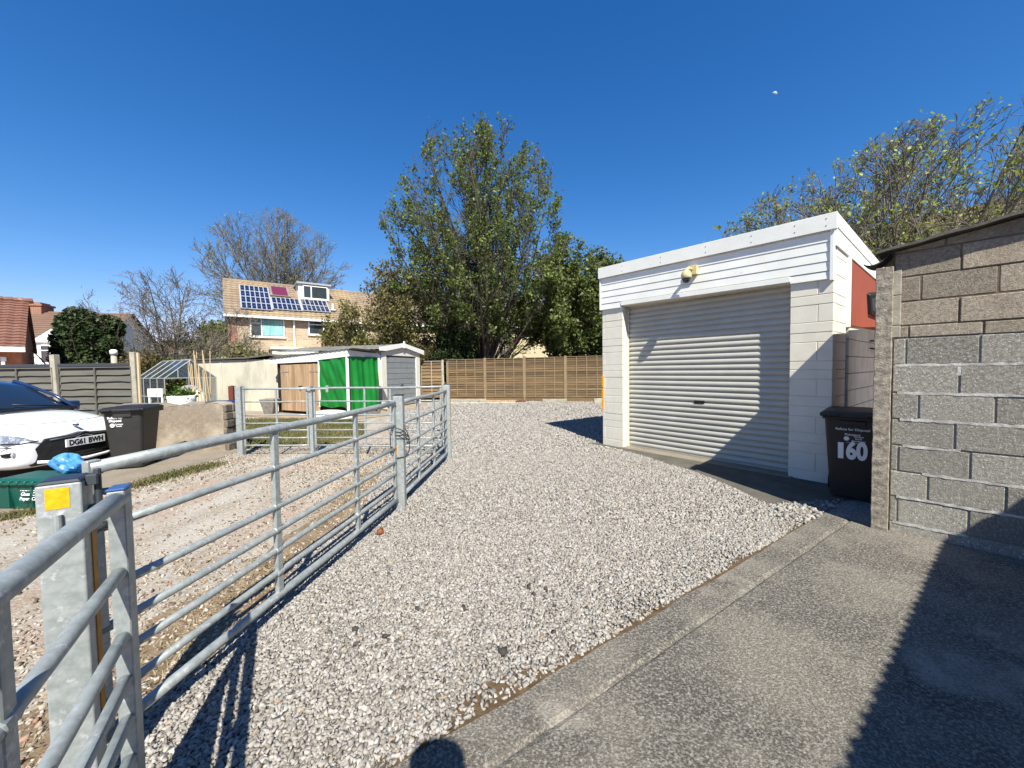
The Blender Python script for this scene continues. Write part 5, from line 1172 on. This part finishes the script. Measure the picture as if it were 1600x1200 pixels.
def win(par, s0, s1, z0, z1, y=-.02, mull=(), pane=None, tr=None, name='window'):
    mb = MB(); fw = .07
    mb.box(s0, s1, y - .05, y + .02, z0, z0 + fw); mb.box(s0, s1, y - .05, y + .02, z1 - fw, z1); mb.box(s0, s0 + fw, y - .05, y + .02, z0, z1); mb.box(s1 - fw, s1, y - .05, y + .02, z0, z1)
    for m_ in mull: mb.box(s0 + (s1 - s0) * m_ - fw / 2, s0 + (s1 - s0) * m_ + fw / 2, y - .052, y + .02, z0 + fw, z1 - fw)
    for (a, b, f_) in (tr or []): mb.box(s0 + (s1 - s0) * a, s0 + (s1 - s0) * b, y - .045, y + .02, z0 + (z1 - z0) * f_ - .03, z0 + (z1 - z0) * f_ + .03)
    mb.box(s0 - .06, s1 + .06, y - .1, y + .02, z0 - .05, z0)
    w_ = mb.build(name, M['upvc'], par)
    MB().box(s0 + .03, s1 - .03, y - .012, y - .004, z0 + .03, z1 - .03).build('pane', pane or M['winglass'], w_); return w_
a = fp(391, 526); b = fp(444, 499); wz0, wz1 = a[1], b[1]
w1 = win(te, a[0], b[0], wz0, wz1, mull=(.33,), tr=[(0.0, .33, .72)])
MB().box(a[0] + (b[0] - a[0]) * .36, b[0] - .1, -.07, -.04, wz0 + .1, wz1 - .1).build('curtain', M['curtain_teal'], w1)
a = fp(482, 523); b = fp(506, 502); win(te, a[0], b[0], a[1], b[1], tr=[(0, 1, .72)], mull=())
a = fp(545, 529); b = fp(568, 505); win(te, a[0], b[0], a[1], b[1], mull=(.5,))
T1 = Vector((-9.6, 28.85, 0)); T1D = Vector((.966, .258, 0))
t2 = empty('terraced_house', T1, azr(T1D), 'pale brick terrace with brown roof seen between the maple and the garage', 'house')
MB().box(0, 19, 0, 7.6, 0, EZ).prism([(0.02, EZ), (7.58, EZ), (3.8, 7.55)], 0.0, .12, 'x').build('wall', M['pale_brick'], t2)
mb = MB(); sl2 = math.hypot(4.15, 2.75)
tile_roof(mb, (-.2, -.35, EZ), (1, 0, 0), (0, 4.15, 2.75), 19.4, sl2, samp=3); tile_roof(mb, (-.2, 7.95, EZ), (1, 0, 0), (0, -4.15, 2.75), 19.4, sl2, samp=2); mb.tube([(-.2, 3.8, EZ + 2.79), (19.2, 3.8, EZ + 2.79)], .12, 6)
mb.build('roof', M['tilegrey'], t2); MB().box(-.2, 19.2, -.42, -.3, EZ - .12, EZ + .02).build('gutter', M['upvc'], t2)
for (x0_, x1_, y0_, y1_) in ((700, 716, 532, 512), (783, 797, 532, 513), (817, 831, 528, 511), (853, 876, 534, 513)):
    a = onpl(x0_, y0_, T1, T1D); b = onpl(x1_, y1_, T1, T1D); win(t2, a[0], b[0], a[1], b[1], tr=[(0, 1, .6)])
a = onpl(830, 480, T1, T1D); MB().tube([(a[0], 1.2, EZ + 1.0), (a[0], 1.2, EZ + 1.7)], .08, 8).build('roof_vent', M['upvc'], t2)
# white lean-to / ground floor fascia left of shed
a = fp(420, 545); MB().box(fp(422, 550)[0], fp(470, 550)[0] + 1.5, -1.6, -.05, 0, a[1] - .1).box(fp(422, 550)[0] - .1, fp(470, 550)[0] + 1.6, -1.7, -.05, a[1] - .1, a[1] + .05).build('porch', M['pcream2'], te)
# roof plane coordinates
rn = Vector((0, 4.15, 2.75)).normalized()
def rp(s, v, h=.06): q = Vector((s, -.35, EZ)) + rn * v + Vector((0, -2.75, 4.15)).normalized() * h; return (q.x, q.y, q.z)
def rpx(px, py):
    # intersect pixel ray with the front roof plane, return (s, v)
    dd = TD.normalized(); n_ = Vector((-dd.y, dd.x, 0)); r = ray(px, py); C = Vector((0, 0, CAMH))
    N_ = (n_ * -2.75 + Vector((0, 0, 4.15))).normalized(); P_ = T0 + n_ * -.35 + Vector((0, 0, EZ)); t = (P_ - C).dot(N_) / r.dot(N_); X_ = C + r * t - P_
    return X_.dot(dd), X_.dot(n_ * rn.y + Vector((0, 0, rn.z)))
def panel(pl, pr, pt, pb, rows, cols, par):
    s0, v1 = rpx(pl, pt); s1, _ = rpx(pr, pt); _, v0 = rpx((pl + pr) / 2, pb); v0 = max(v0, .25)
    for r in range(rows):
        a0 = v0 + (v1 - v0) * r / rows; a1 = v0 + (v1 - v0) * (r + 1) / rows - .02
        mb = MB(); mb.hexa([rp(s0, a0, .1), rp(s1, a0, .1), rp(s1, a1, .1), rp(s0, a1, .1)], [rp(s0, a0, .16), rp(s1, a0, .16), rp(s1, a1, .16), rp(s0, a1, .16)]); o = mb.build('solar_panel', M['solarline'], par)
        mb = MB(); g_ = .025
        for c in range(cols):
            b0 = s0 + .05 + (s1 - s0 - .1) * c / cols; b1 = s0 + .05 + (s1 - s0 - .1) * (c + 1) / cols
            for (c0, c1) in ((a0 + .05, (a0 + a1) / 2 - .01), ((a0 + a1) / 2 + .01, a1 - .05)):
                mb.add([rp(b0 + g_, c0, .165), rp(b1 - g_, c0, .165), rp(b1 - g_, c1, .165), rp(b0 + g_, c1, .165)], [(0, 1, 2, 3)])
        mb.build('cell', M['solar'], o)
panel(373, 418, 448, 486, 4, 6, te); panel(422, 466, 467, 487, 2, 6, te); panel(467, 508, 470, 489, 2, 6, te)
s0, v0 = rpx(422, 464); s1, v1 = rpx(450, 452)
MB().hexa([rp(s0, v0, .05), rp(s1, v0, .05), rp(s1, v1, .05), rp(s0, v1, .05)], [rp(s0, v0, .15), rp(s1, v0, .15), rp(s1, v1, .15), rp(s0, v1, .15)]).build('roof_window', M['tilegrey'], te)
MB().add([rp(s0 + .15, v0 + .1, .16), rp(s1 - .15, v0 + .1, .16), rp(s1 - .15, v1 - .1, .16), rp(s0 + .15, v1 - .1, .16)], [(0, 1, 2, 3)]).build('blind', mat('plum_blind', (0.12, 0.02, 0.05), 0.4), te)
s0, v0 = rpx(467, 469); s1, _ = rpx(513, 469)
yv = -.35 + rn.y * v0; zv = EZ + rn.z * v0
mb = MB(); mb.box(s0, s1, yv, yv + 3.0, zv - .1, zv + 1.15); dm = mb.build('dormer', M['render_white'], te)
MB().box(s0 - .12, s1 + .12, yv - .15, yv + 3.0, zv + 1.152, zv + 1.27).build('dormer_roof', M['solarline'], dm)
win(dm, s0 + .25, s1 - .1, zv + .15, zv + 1.08, y=yv - .02, mull=(.33,))
s0, v0 = rpx(520, 488); q = rp(s0, v0, .1); MB().tube([q, (q[0], q[1], q[2] + .5)], .07, 8).box(q[0] - .15, q[0] + .15, q[1] - .1, q[1] + .1, q[2] + .05, q[2] + .12).build('roof_vent', M['upvc'], te)

# red tiled bungalow far left
P0 = at(34, 560, 12.6); P0 = Vector((P0.x, P0.y, 0)); d = Vector((.66, .75, 0))
e = empty('bungalow', P0, azr(d), 'orange brick bungalow with red tiled roof at the far left', 'house')
zt_ = at(44, 471, 14.3).z; ze_ = at(42, 543, 12.4).z
MB().box(-6, 0, 0, 6, 0, ze_ - .05).prism([(0, ze_ - .05), (6, ze_ - .05), (3, zt_ - .15)], -.1, 0, 'x').build('wall', M['orange_brick'], e)
mb = MB(); tile_roof(mb, (-6, -.3, ze_), (1, 0, 0), (0, 3.0, zt_ - ze_), 6.1, math.hypot(3, zt_ - ze_), .28, .2, .03, 4, .03)
tile_roof(mb, (-6, 6.0, ze_), (1, 0, 0), (0, -3.3, zt_ - ze_), 6.1, math.hypot(3, zt_ - ze_), .28, .3, .03, 2, .03)
for k in range(27): mb.tube([(-6 + k * .23, 2.7, zt_ + .03), (-6 + k * .23 + .22, 2.7, zt_ + .06)], .10, 8)
mb.build('roof', M['tilered'], e)
MB().box(-6, .1, -.36, -.28, ze_ - .14, ze_ + .02).box(-6, .02, -.28, 0, ze_ - .14, ze_ - .1).build('gutter', M['upvc'], e)
MB().box(-.86, -.74, -.12, -.02, 0, ze_ - .13).build('drainpipe', M['upvc'], e)
win(e, -2.6, -1.35, .7, 1.72, y=-.02)
mb = MB(); mb.box(-.42, -.3, -.1, 0, 1.98, 2.12); mb.box(-.4, -.32, -.22, -.1, 1.86, 1.96); mb.build('wall_lamp', M['upvc'], e, bevel=.01)
# house with bay and chimney
P0 = at(52, 560, 24); P0 = Vector((P0.x, P0.y, 0)); d = Vector((1, .35, 0))
e = empty('white_bay_house', P0, azr(d), 'white rendered house with gabled bay and brown tiled roof and brick chimney', 'house')
f2 = lambda px, py, off=0.0: onpl(px, py, P0, d, off)
ee = f2(70, 535)[1]; zr = at(70, 488, 27.2).z
MB().box(-4, 3.2, 0, 7, 0, ee).prism([(0, ee), (7, ee), (3.5, zr - .1)], 3.1, 3.2, 'x').build('wall', M['render_white'], e)
mb = MB(); tile_roof(mb, (-4, -.3, ee), (1, 0, 0), (0, 3.8, zr - ee), 7.4, math.hypot(3.8, zr - ee), .35, .3, .03, 2, .03); tile_roof(mb, (-4, 7.3, ee), (1, 0, 0), (0, -3.8, zr - ee), 7.4, math.hypot(3.8, zr - ee), .35, .3, .03, 2, .03); rf = mb.build('roof', M['tilebrown'], e)
a = f2(54, 494, 3.5); b = f2(73, 474, 3.5)
mb = MB(); mb.box(a[0], b[0], 3.0, 4.1, a[1] - .6, b[1] - .25); mb.box(a[0] - .07, b[0] + .07, 2.93, 4.17, b[1] - .25, b[1] - .12); mb.box(a[0] + .1, b[0] - .1, 3.1, 4.0, b[1] - .12, b[1]); mb.build('chimney', M['red_brick'], rf)
a = f2(57, 535, -.8); b = f2(92, 535, -.8); pk = f2(83, 512, -.8)
bw0, bw1 = a[0], b[0] + 1.3; mid = (bw0 + bw1) / 2
mb = MB(); mb.box(bw0, bw1, -.8, 0, 0, ee - .05); mb.prism([(bw0 - .25, ee - .05), (bw1 + .25, ee - .05), (mid, pk[1] + .2)], -.95, 0.6, 'y'); by = mb.build('bay', M['upvc'], e)
win(by, bw0 + .15, bw1 - .15, ee - 1.35, ee - .2, y=-.82, mull=(.25, .5, .75), tr=[(0, 1, .7)])
# low bungalows behind the bare tree
def hip(name, pxa, pxb, Y, ze, zr, label, wallm, roofm):
    a = at(pxa, 560, Y); b = at(pxb, 560, Y); P0 = Vector((a.x, a.y, 0)); LN = b.x - a.x
    e = empty(name, P0, 0, label, 'house')
    MB().box(.3, LN - .3, .3, 7, 0, ze).build('wall', wallm, e)
    MB().add([(0, 0, ze), (LN, 0, ze), (LN, 7.4, ze), (0, 7.4, ze), (min(3.4, LN * .4), 3.7, zr), (max(LN - 3.4, LN * .6), 3.7, zr)], [(0, 1, 5, 4), (1, 2, 5), (2, 3, 4, 5), (3, 0, 4), (3, 2, 1, 0)]).build('roof', roofm, e)
    win(e, LN * .25, LN * .25 + 1.6, ze - 1.5, ze - .4, y=.28, mull=(.5,)); win(e, LN * .65, LN * .65 + 1.4, ze - 1.5, ze - .4, y=.28, mull=(.5,))
    return e
hip('hipped_bungalow', 262, 362, 30, 3.0, 5.6, 'white bungalow with grey brown hipped roof behind the bare trees', M['render_white'], M['tilegrey'])
hip('hipped_bungalow', 180, 262, 34, 2.9, 5.0, 'low pale bungalow with reddish roof left of the grey hipped one', M['render_white'], M['tilebrown'])
# mossy tiled roof house behind the block outbuilding
P0 = Vector((10.9, 14.4, 0)); d = Vector((.60, -.80, 0))
e = empty('mossy_roof_house', P0, azr(d), 'house with mossy tiled roof rising behind the block outbuilding', 'house')
q0 = onpl(1340, 378, P0, d, 3.0); q1 = onpl(1600, 303, P0, d, 3.0); zrr = (q0[1] + q1[1]) / 2 + .05
MB().box(-1.0, 16, 0, 6, 0, 3.5).build('wall', M['red_brick'], e)
mb = MB(); tile_roof(mb, (-1.4, -.3, 3.5), (1, 0, 0), (0, 3.3, zrr - 3.5), 18, math.hypot(3.3, zrr - 3.5), .3, .3, .035, 4, .035); tile_roof(mb, (-1.4, 6.3, 3.5), (1, 0, 0), (0, -3.3, zrr - 3.5), 18, math.hypot(3.3, zrr - 3.5), .3, .3, .035, 2, .03)
mb.tube([(-1.4, 3.0, zrr + .03), (16.6, 3.0, zrr + .03)], .11, 7); mb.build('roof', M['tilemoss'], e)
print('mossy ridge z', zrr, q0, q1)

# ------------------------------------------------------------------ trees
def rotv(d, ang, rs):
    a = rs.normal(size=3); a -= d * (a @ d); a /= (np.linalg.norm(a) + 1e-9); return d * math.cos(ang) + a * math.sin(ang)
class Tree:
    def __init__(s, seed, P): s.rs = np.random.RandomState(seed); s.P = P; s.mb = MB(); s.tips = []; s.nb = 0
    def inside(s, p):
        e = s.P.get('env');
        return True if e is None else e(p)
    def branch(s, p, d, L, r, lv):
        P = s.P; rs = s.rs; n = max(2, int(round(L / P['seg'][lv]))); st = L / n; pts = [p.copy()]; ds = [d]
        for i in range(n):
            d = d + rs.normal(size=3) * P['wob'][lv] + np.array([0, 0, P['trop'][lv]]); d /= np.linalg.norm(d); p = p + d * st
            if not s.inside(p): break
            pts.append(p.copy()); ds.append(d)
        if len(pts) < 2: return
        m = len(pts); end = P['taper'][lv]
        end = end if m > n else min(end, .15); rr = [max(P['rmin'] * (1 if i < m - 1 else .5), r * (1 - (1 - end) * i / (m - 1))) for i in range(m)]
        s.mb.tube(pts, rr, P['sides'][lv], cap=False); s.nb += 1
        if lv == P['max']:
            for q, dd in zip(pts[1:], ds[1:]): s.tips.append((q, dd))
            return
        if lv >= P.get('leaflv', 99):
            for q, dd in zip(pts[1:], ds[1:]): s.tips.append((q, dd))
        nc = P['n'][lv]; nc = int(nc * (m - 1) / n + .5)
        for k in range(nc):
            f = P['start'][lv] + (1 - P['start'][lv]) * (k + rs.rand()) / max(nc, 1); f = min(f, .999); x = f * (m - 1); i = int(x); q = pts[i] + (pts[min(i + 1, m - 1)] - pts[i]) * (x - i)
            ang = rad(P['ang'][lv] * rs.uniform(.7, 1.3)); nd = rotv(ds[i], ang, rs)
            s.branch(q, nd, L * P['lr'][lv] * rs.uniform(.6, 1.15) * (1 - P.get('fall', .45) * f), max(P['rmin'], rr[i] * P['rr'][lv]), lv + 1)
def mk_tree(name, loc, seed, P, stems, barkm, leafm, leafn, leafs, spread, label, cat='tree', group=None, lseed=1, leafprob=1.0, drop=None):
    e = empty(name, loc, 0, label, cat, group); T = Tree(seed, P)
    for (p, d, L, r) in stems: dd = np.array(d, float); dd /= np.linalg.norm(dd); T.branch(np.array(p, float), dd, L, r, 0)
    T.mb.build('trunk', barkm, e, smooth=True)
    tp = T.tips; rs = np.random.RandomState(lseed)
    if leafm is not None and tp:
        A = np.array([t[0] for t in tp]); D = np.array([t[1] for t in tp])
        if leafprob < 1:
            # leaves in clumps
            ph = np.sin(A[:, 0] * 4.1 + A[:, 2] * .9 + 1) + np.sin(A[:, 1] * 3.9 + 1.3 * A[:, 0]) + np.sin(A[:, 2] * 5.1 + 2 + A[:, 1]) + rs.normal(0, .5, len(A)); k = ph > np.quantile(ph, 1 - leafprob); A = A[k]; D = D[k]
        idx = rs.randint(0, len(A), leafn); Pn = A[idx] + rs.normal(0, spread, (leafn, 3))
        leaves('crown', Pn, leafs, leafm, lseed + 3, e)
    print(name, 'branches', T.nb, 'verts', len(T.mb.v), 'tips', len(tp))
    return e
def prof_env(zs, rs_, cx=0, cy=0):
    zs = np.array(zs); rs_ = np.array(rs_)
    def f(p):
        z = p[2]
        if z > zs[-1]: return False
        R = np.interp(z, zs, rs_); a = math.atan2(p[1], p[0]); R *= 1 + .05 * math.sin(3 * a + z * 1.1) + .07 * math.sin(7 * a - z * 2.3)
        return (p[0] - cx) ** 2 + (p[1] - cy) ** 2 < R * R
    return f

def fan(n, tmax, L, z0=.3, r=.08, sq=1.0, az0=0.0, lf=.4, spread=.3):
    out = []
    for k in range(n):
        f_ = (k + .5) / n; tl = tmax * f_; az = k * 2.39996 + az0
        out.append(((spread * math.cos(az) * f_, spread * math.sin(az) * f_, z0 + .5 * z0 * (k % 3)), (tl * math.cos(az), sq * tl * math.sin(az), 1), L * (1 - lf * f_), r * (1 - .4 * f_)))
    return out
def trunk(h, r): return [((0, 0, 0), (0, 0, 1), h, r)]
# maple: many ascending stems
mz = [0, 1.5, 3.0, 5.0, 7.0, 9.0, 11.0, 12.5, 13.6, 14.3]; mr = [.8, 1.4, 3.2, 5.1, 5.5, 5.0, 4.4, 3.6, 2.6, .8]
Pm = dict(leaflv=1, seg=[.6, .4, .3, .25], wob=[.035, .06, .09, .12], trop=[.02, .05, .05, .04], taper=[.22, .3, .4, .5], rmin=.012, sides=[7, 5, 4, 3], max=3, n=[15, 7, 4], start=[.15, .12, .15], ang=[34, 32, 36], lr=[.38, .42, .5], rr=[.5, .55, .6], env=prof_env(mz, mr), fall=.5)
stems = []; rs = np.random.RandomState(3)
for k in range(36):
    f_ = (k + .5) / 36; tl = 1.35 * f_; az = k * 2.39996 + .4; L = 13.4 * (1 - .45 * f_)
    stems.append(((.35 * math.cos(az) * f_, .35 * math.sin(az) * f_, .8 + .9 * (k % 3) * .4), (tl * math.cos(az), tl * math.sin(az), 1), L, .12 - .05 * f_))
stems.append(((0, 0, 0), (0, 0, 1), 1.8, .34))
q = at(757, 560, 21.0)
mk_tree('maple_tree', (q.x, q.y, 0), 5, Pm, stems, M['bark'], M['leaf_maple'], 52000, .074, (.10, .10, .13), 'tall many stemmed maple in leaf, the tallest tree behind the timber fence', leafprob=.55)
# bronze tree left of maple
bz = [0, 1.5, 3, 4.5, 6.0, 7.2]; br = [1.5, 2.9, 3.2, 2.9, 2.0, .3]
Pb = dict(Pm); Pb.update(env=prof_env(bz, br), n=[14, 8, 5], trop=[.01, .03, .03, .02], wob=[.06, .1, .12, .15])
q = at(610, 560, 20.0)
mk_tree('bronze_tree', (q.x, q.y, 0), 15, Pb, fan(18, 1.5, 6.8, .3, .07) + trunk(1.2, .16), M['bark'], M['leaf_bronze'], 24000, .07, (.13, .13, .13), 'bronze leaved spreading tree left of the tall maple', lseed=5)
# dark tree right
dz = [0, 1.0, 2.2, 3.2, 4.2, 5.5, 7.0, 8.2]; dr_ = [.5, .8, 1.6, 2.9, 3.5, 3.2, 2.2, .4]
Pd = dict(Pm); Pd.update(env=prof_env(dz, dr_), n=[15, 8, 5], wob=[.05, .08, .12, .15])
q = at(902, 560, 20.5)
mk_tree('dark_green_tree', (q.x, q.y, 0), 25, Pd, fan(18, 1.2, 7.8, .4, .08) + trunk(1.8, .18), M['bark'], M['leaf_dark'], 40000, .085, (.14, .14, .14), 'dense dark green tree partly hidden by the garage roof', lseed=8)
# laurel bushes behind the white garage
def bush(name, px, Y, w_, h, m, n, size, label, seed, base=0.0, spiky=0, depth=None, cat='bush'):
    q = at(px, 560, Y); e = empty(name, (q.x, q.y, 0), 0, label, cat); rs = np.random.RandomState(seed); C = []
    nb_ = 60 if n > 30000 else 30
    for k in range(nb_):
        a = rs.uniform(0, 2 * PI); v = rs.uniform(0, 1); rr = math.sqrt(rs.rand())
        z = base + (h - base) * rs.uniform(.15, .86); R = w_ / 2 * math.sqrt(max(0.05, 1 - ((z - base) / (h - base)) ** 2.4)) * .80
        C.append((R * rr * math.cos(a), (depth or .7) * R * rr * math.sin(a), z, w_ * .13 * rs.uniform(.7, 1.3)))
    C = np.array(C); idx = rs.randint(0, nb_, n); dirs = rs.normal(size=(n, 3)); dirs /= np.linalg.norm(dirs, axis=1)[:, None]
    rad_ = C[idx, 3] * np.where(rs.rand(n) < .3, rs.rand(n), 0.72 + .4 * rs.rand(n) ** .5) ; P_ = C[idx, :3] + dirs * rad_[:, None]; P_[:, 2] = np.maximum(P_[:, 2], .05)
    if spiky:
        ex = []
        for k in range(spiky):
            x = rs.uniform(-w_ * .42, w_ * .42); z0 = base + (h - base) * math.sqrt(max(.05, 1 - (2 * x / w_) ** 2)) * .86; hh = rs.uniform(.25, .8)
            t = rs.rand(40); ex.append(np.stack([x + rs.normal(0, .035, 40), rs.normal(0, .1, 40) + 0 * t, z0 + t * hh], 1))
        P_ = np.concatenate([P_] + ex)
    leaves('foliage', P_, size, m, seed + 1, e)
    T = Tree(seed, dict(seg=[.4, .3], wob=[.1, .15], trop=[.02, .03], taper=[.3, .5], rmin=.012, sides=[5, 3], max=1, n=[7], start=[.2], ang=[40], lr=[.5], rr=[.5]))
    for k in range(7): a = 2 * PI * k / 7; T.branch(np.array([.1 * math.cos(a), .1 * math.sin(a), 0.]), np.array([.5 * math.cos(a), .4 * math.sin(a), 1.]) / 1.15, h * .78, .05, 0)
    T.mb.build('stem', M['bark'], e, smooth=True); return e
bush('laurel_bush', 612, 20.3, 5.6, 3.0, M['leaf_laurel'], 16000, .075, 'bright green laurel bush above the white garage roof', 41)
bush('dark_bush', 705, 19.6, 3.6, 3.9, M['leaf_ever'], 14000, .08, 'very dark evergreen bush under the left side of the maple', 42)
bush('green_bush', 938, 19.6, 2.2, 2.4, M['leaf_laurel'], 5000, .07, 'low green bush between the dark tree and garage corner', 43)
bush('holly_bush', 143, 16.5, 3.15, 4.45, M['leaf_ever'], 60000, .07, 'round dark evergreen bush behind the grey fence', 44, spiky=9)
bush('pale_shrub', 378, 17.0, 3.0, 3.05, M['leaf_pale'], 9000, .07, 'pale olive shrub over the roof of the cream garage', 45)
bush('garden_shrub', 215, 14.5, 2.6, 2.5, M['leaf_brown'], 4200, .05, 'brownish thin shrub behind the concrete fence post', 46)
bush('garden_shrub', 272, 16.5, 2.6, 2.35, M['leaf_dark'], 4500, .06, 'dark green shrub above the greenhouse roof', 47)
bush('garden_shrub', 330, 19, 2.2, 2.6, M['leaf_ever'], 4500, .06, 'blackish green shrub left of the pale olive shrub', 48)
bush('conifer_hedge', 350, 27.0, 4.6, 5.6, M['leaf_dark'], 9000, .12, 'green conifer left of the solar panelled house', 49)
bush('garden_shrub', 200, 25, 5, 2.9, M['leaf_brown'], 6000, .08, 'wide russet shrub beyond the round evergreen', 50)
bush('back_hedge', 1010, 22, 6, 2.6, M['leaf_dark'], 6000, .09, 'distant hedge hidden behind the garage', 51)
# big bare tree behind house
Pl = dict(seg=[1.0, .7, .5, .4], wob=[.035, .06, .08, .11], trop=[.015, .03, .03, .02], taper=[.2, .25, .35, .5], rmin=.013, sides=[6, 4, 3, 3], max=3, n=[14, 9, 6], start=[.15, .12, .12], ang=[36, 36, 38], lr=[.40, .46, .5], rr=[.5, .5, .6],
          env=prof_env([0, 4, 7, 9, 11, 13, 15, 16.4], [3, 5.4, 6.4, 6.5, 6.2, 5.3, 3.4, .3]), fall=.35)
q = at(438, 560, 35)
mk_tree('bare_tree', (q.x, q.y, 0), 33, Pl, fan(22, 1.25, 12.5, 3.0, .13, lf=.3) + trunk(5.0, .36), M['bark_pale'], M['leaf_young'], 3500, .06, (.12, .12, .12), 'big leafless tree rising behind the solar panelled roof', lseed=9)
# spreading bare tree left
Ps = dict(seg=[.5, .4, .3, .22], wob=[.06, .08, .10, .12], trop=[.01, .015, .02, .02], taper=[.2, .25, .35, .5], rmin=.008, sides=[6, 4, 3, 3], max=3, n=[12, 9, 6], start=[.12, .12, .12], ang=[40, 38, 38], lr=[.42, .46, .5], rr=[.5, .5, .6],
          env=prof_env([0, .8, 2, 3.5, 4.9, 6.0, 6.9], [1.0, 2.4, 3.4, 3.7, 3.3, 2.1, .3]), fall=.3)
q = at(272, 560, 19)
mk_tree('spreading_bare_tree', (q.x, q.y, 0), 37, Ps, fan(15, 1.7, 6.6, .35, .075, lf=.25) + trunk(1.0, .17), M['bark_pale'], M['leaf_bronze'], 2500, .03, (.12, .12, .12), 'wide spreading leafless tree between the round evergreen and the house', lseed=12)
# second bare tree nearer the house gable
q = at(330, 560, 21)
Pq = dict(Ps); Pq.update(env=prof_env([0, 1, 2.5, 4, 5.5, 6.6], [1, 2, 2.4, 2.4, 1.8, .3]))
mk_tree('small_bare_tree', (q.x, q.y, 0), 39, Pq, [((0, 0, 0), (-.1, 0, 1), 4.3, .12), ((0, 0, .5), (.7, .1, 1), 3.4, .09), ((0, 0, .6), (-.8, -.1, 1), 3.4, .09)], M['bark_pale'], M['leaf_bronze'], 2500, .04, (.12, .12, .12), 'smaller leafless tree touching the gable of the solar panelled house', lseed=13)
# sparse tree behind the garage on the right
Pr = dict(seg=[.6, .45, .35, .28], wob=[.03, .055, .075, .10], trop=[.015, .035, .035, .03], taper=[.25, .3, .4, .6], rmin=.0085, sides=[7, 5, 4, 3], max=3, n=[15, 9, 5], start=[.08, .10, .15], ang=[34, 34, 36], lr=[.42, .46, .5], rr=[.5, .55, .6],
          env=prof_env([0, 1.5, 3.5, 5.0, 6.2, 7.2, 8.0, 8.6], [2, 4.4, 5.6, 5.8, 5.0, 3.7, 2.2, .4]), fall=.4)
q = at(1405, 560, 10.6); st_ = []; rs = np.random.RandomState(4)
for k in range(34):
    f_ = (k + .5) / 34; tl = 1.9 * f_; az = k * 2.39996 + 1.0; L = 8.6 - .6 * f_
    st_.append(((.5 * math.cos(az) * f_, .4 * math.sin(az) * f_, .5 + .03 * k), (tl * math.cos(az), .7 * tl * math.sin(az), 1), L, .07))
st_.append(((0, 0, 0), (0, 0, 1), 1.4, .24))
mk_tree('sparse_tree', (q.x, q.y, 0), 53, Pr, st_, M['bark_pale'], M['leaf_young'], 20000, .05, (.07, .07, .07), 'sparsely leaved spreading tree behind the garage and block outbuilding', lseed=15, leafprob=.45).scale = (.89, .89, .91)

# ------------------------------------------------------------------ moon
d_ = ray(1210, 147).normalized(); mp_ = Vector((0, 0, CAMH)) + d_ * 3000
mb = MB(); mb.lathe([(math.sin(PI * k / 40), -math.cos(PI * k / 40)) for k in range(41)], (0, 0, 0), 64)
mb.f = [f for f in mb.f if (sum((Vector(mb.v[i]) for i in f), Vector()) / len(f)).normalized().dot(_sd) > 0.12]; mb.m = [0] * len(mb.f)  # keep only sun-facing faces: the lit phase is cut into the shape
mo = mb.build('moon', mat('moon_dust', (0.42, 0.42, 0.42), 1.0, (0.25, 0.26, 0.28), 1.2), smooth=True); mo.scale = (13, 13, 13); mo.location = mp_
tag(mo, 'small pale daytime moon in the blue sky above the garage', 'moon')

# ------------------------------------------------------------------ person taking the picture (throws the round shadow at the bottom edge)
def person():
    V_ = [(0, 0, 1.02), (0, .0, 1.25), (0, -.01, 1.50), (0, 0, 1.64), (0, .02, 1.72), (0, .03, 1.84), (0, .03, 1.93),
          (-.10, 0, .98), (-.11, .02, .52), (-.12, 0, .09), (-.13, .13, .04), (.10, 0, .98), (.11, .02, .52), (.12, 0, .09), (.13, .13, .04),
          (-.20, -.01, 1.53), (-.30, -.06, 1.28), (-.24, .04, 1.40), (.20, -.01, 1.53), (.30, -.06, 1.28), (.10, .06, 1.42)]
    E_ = [(0, 1), (1, 2), (2, 3), (3, 4), (4, 5), (5, 6), (0, 7), (7, 8), (8, 9), (9, 10), (0, 11), (11, 12), (12, 13), (13, 14), (2, 15), (15, 16), (16, 17), (2, 18), (18, 19), (19, 20)]
    r_ = [.16, .15, .17, .07, .07, .10, .085, .10, .07, .05, .045, .10, .07, .05, .045, .075, .05, .035, .075, .05, .035]
    me = bpy.data.meshes.new('person'); me.from_pydata(V_, E_, []); o = bpy.data.objects.new('person', me); COL.objects.link(o); me.materials.append(mat('dark_clothes', (0.03, 0.035, 0.05), 0.9))
    sk = o.modifiers.new('skin', 'SKIN'); 
    for i, v in enumerate(me.skin_vertices[0].data): v.radius = (r_[i], r_[i] * .85); v.use_root = (i == 0)
    sb = o.modifiers.new('sub', 'SUBSURF'); sb.levels = 2; sb.render_levels = 2
    o.location = (.14, -.21, 0); o.scale = (1.25, 1, .975)
    tag(o, 'person in dark clothes whose head shadow falls at the bottom edge', 'person')
    return o
person()
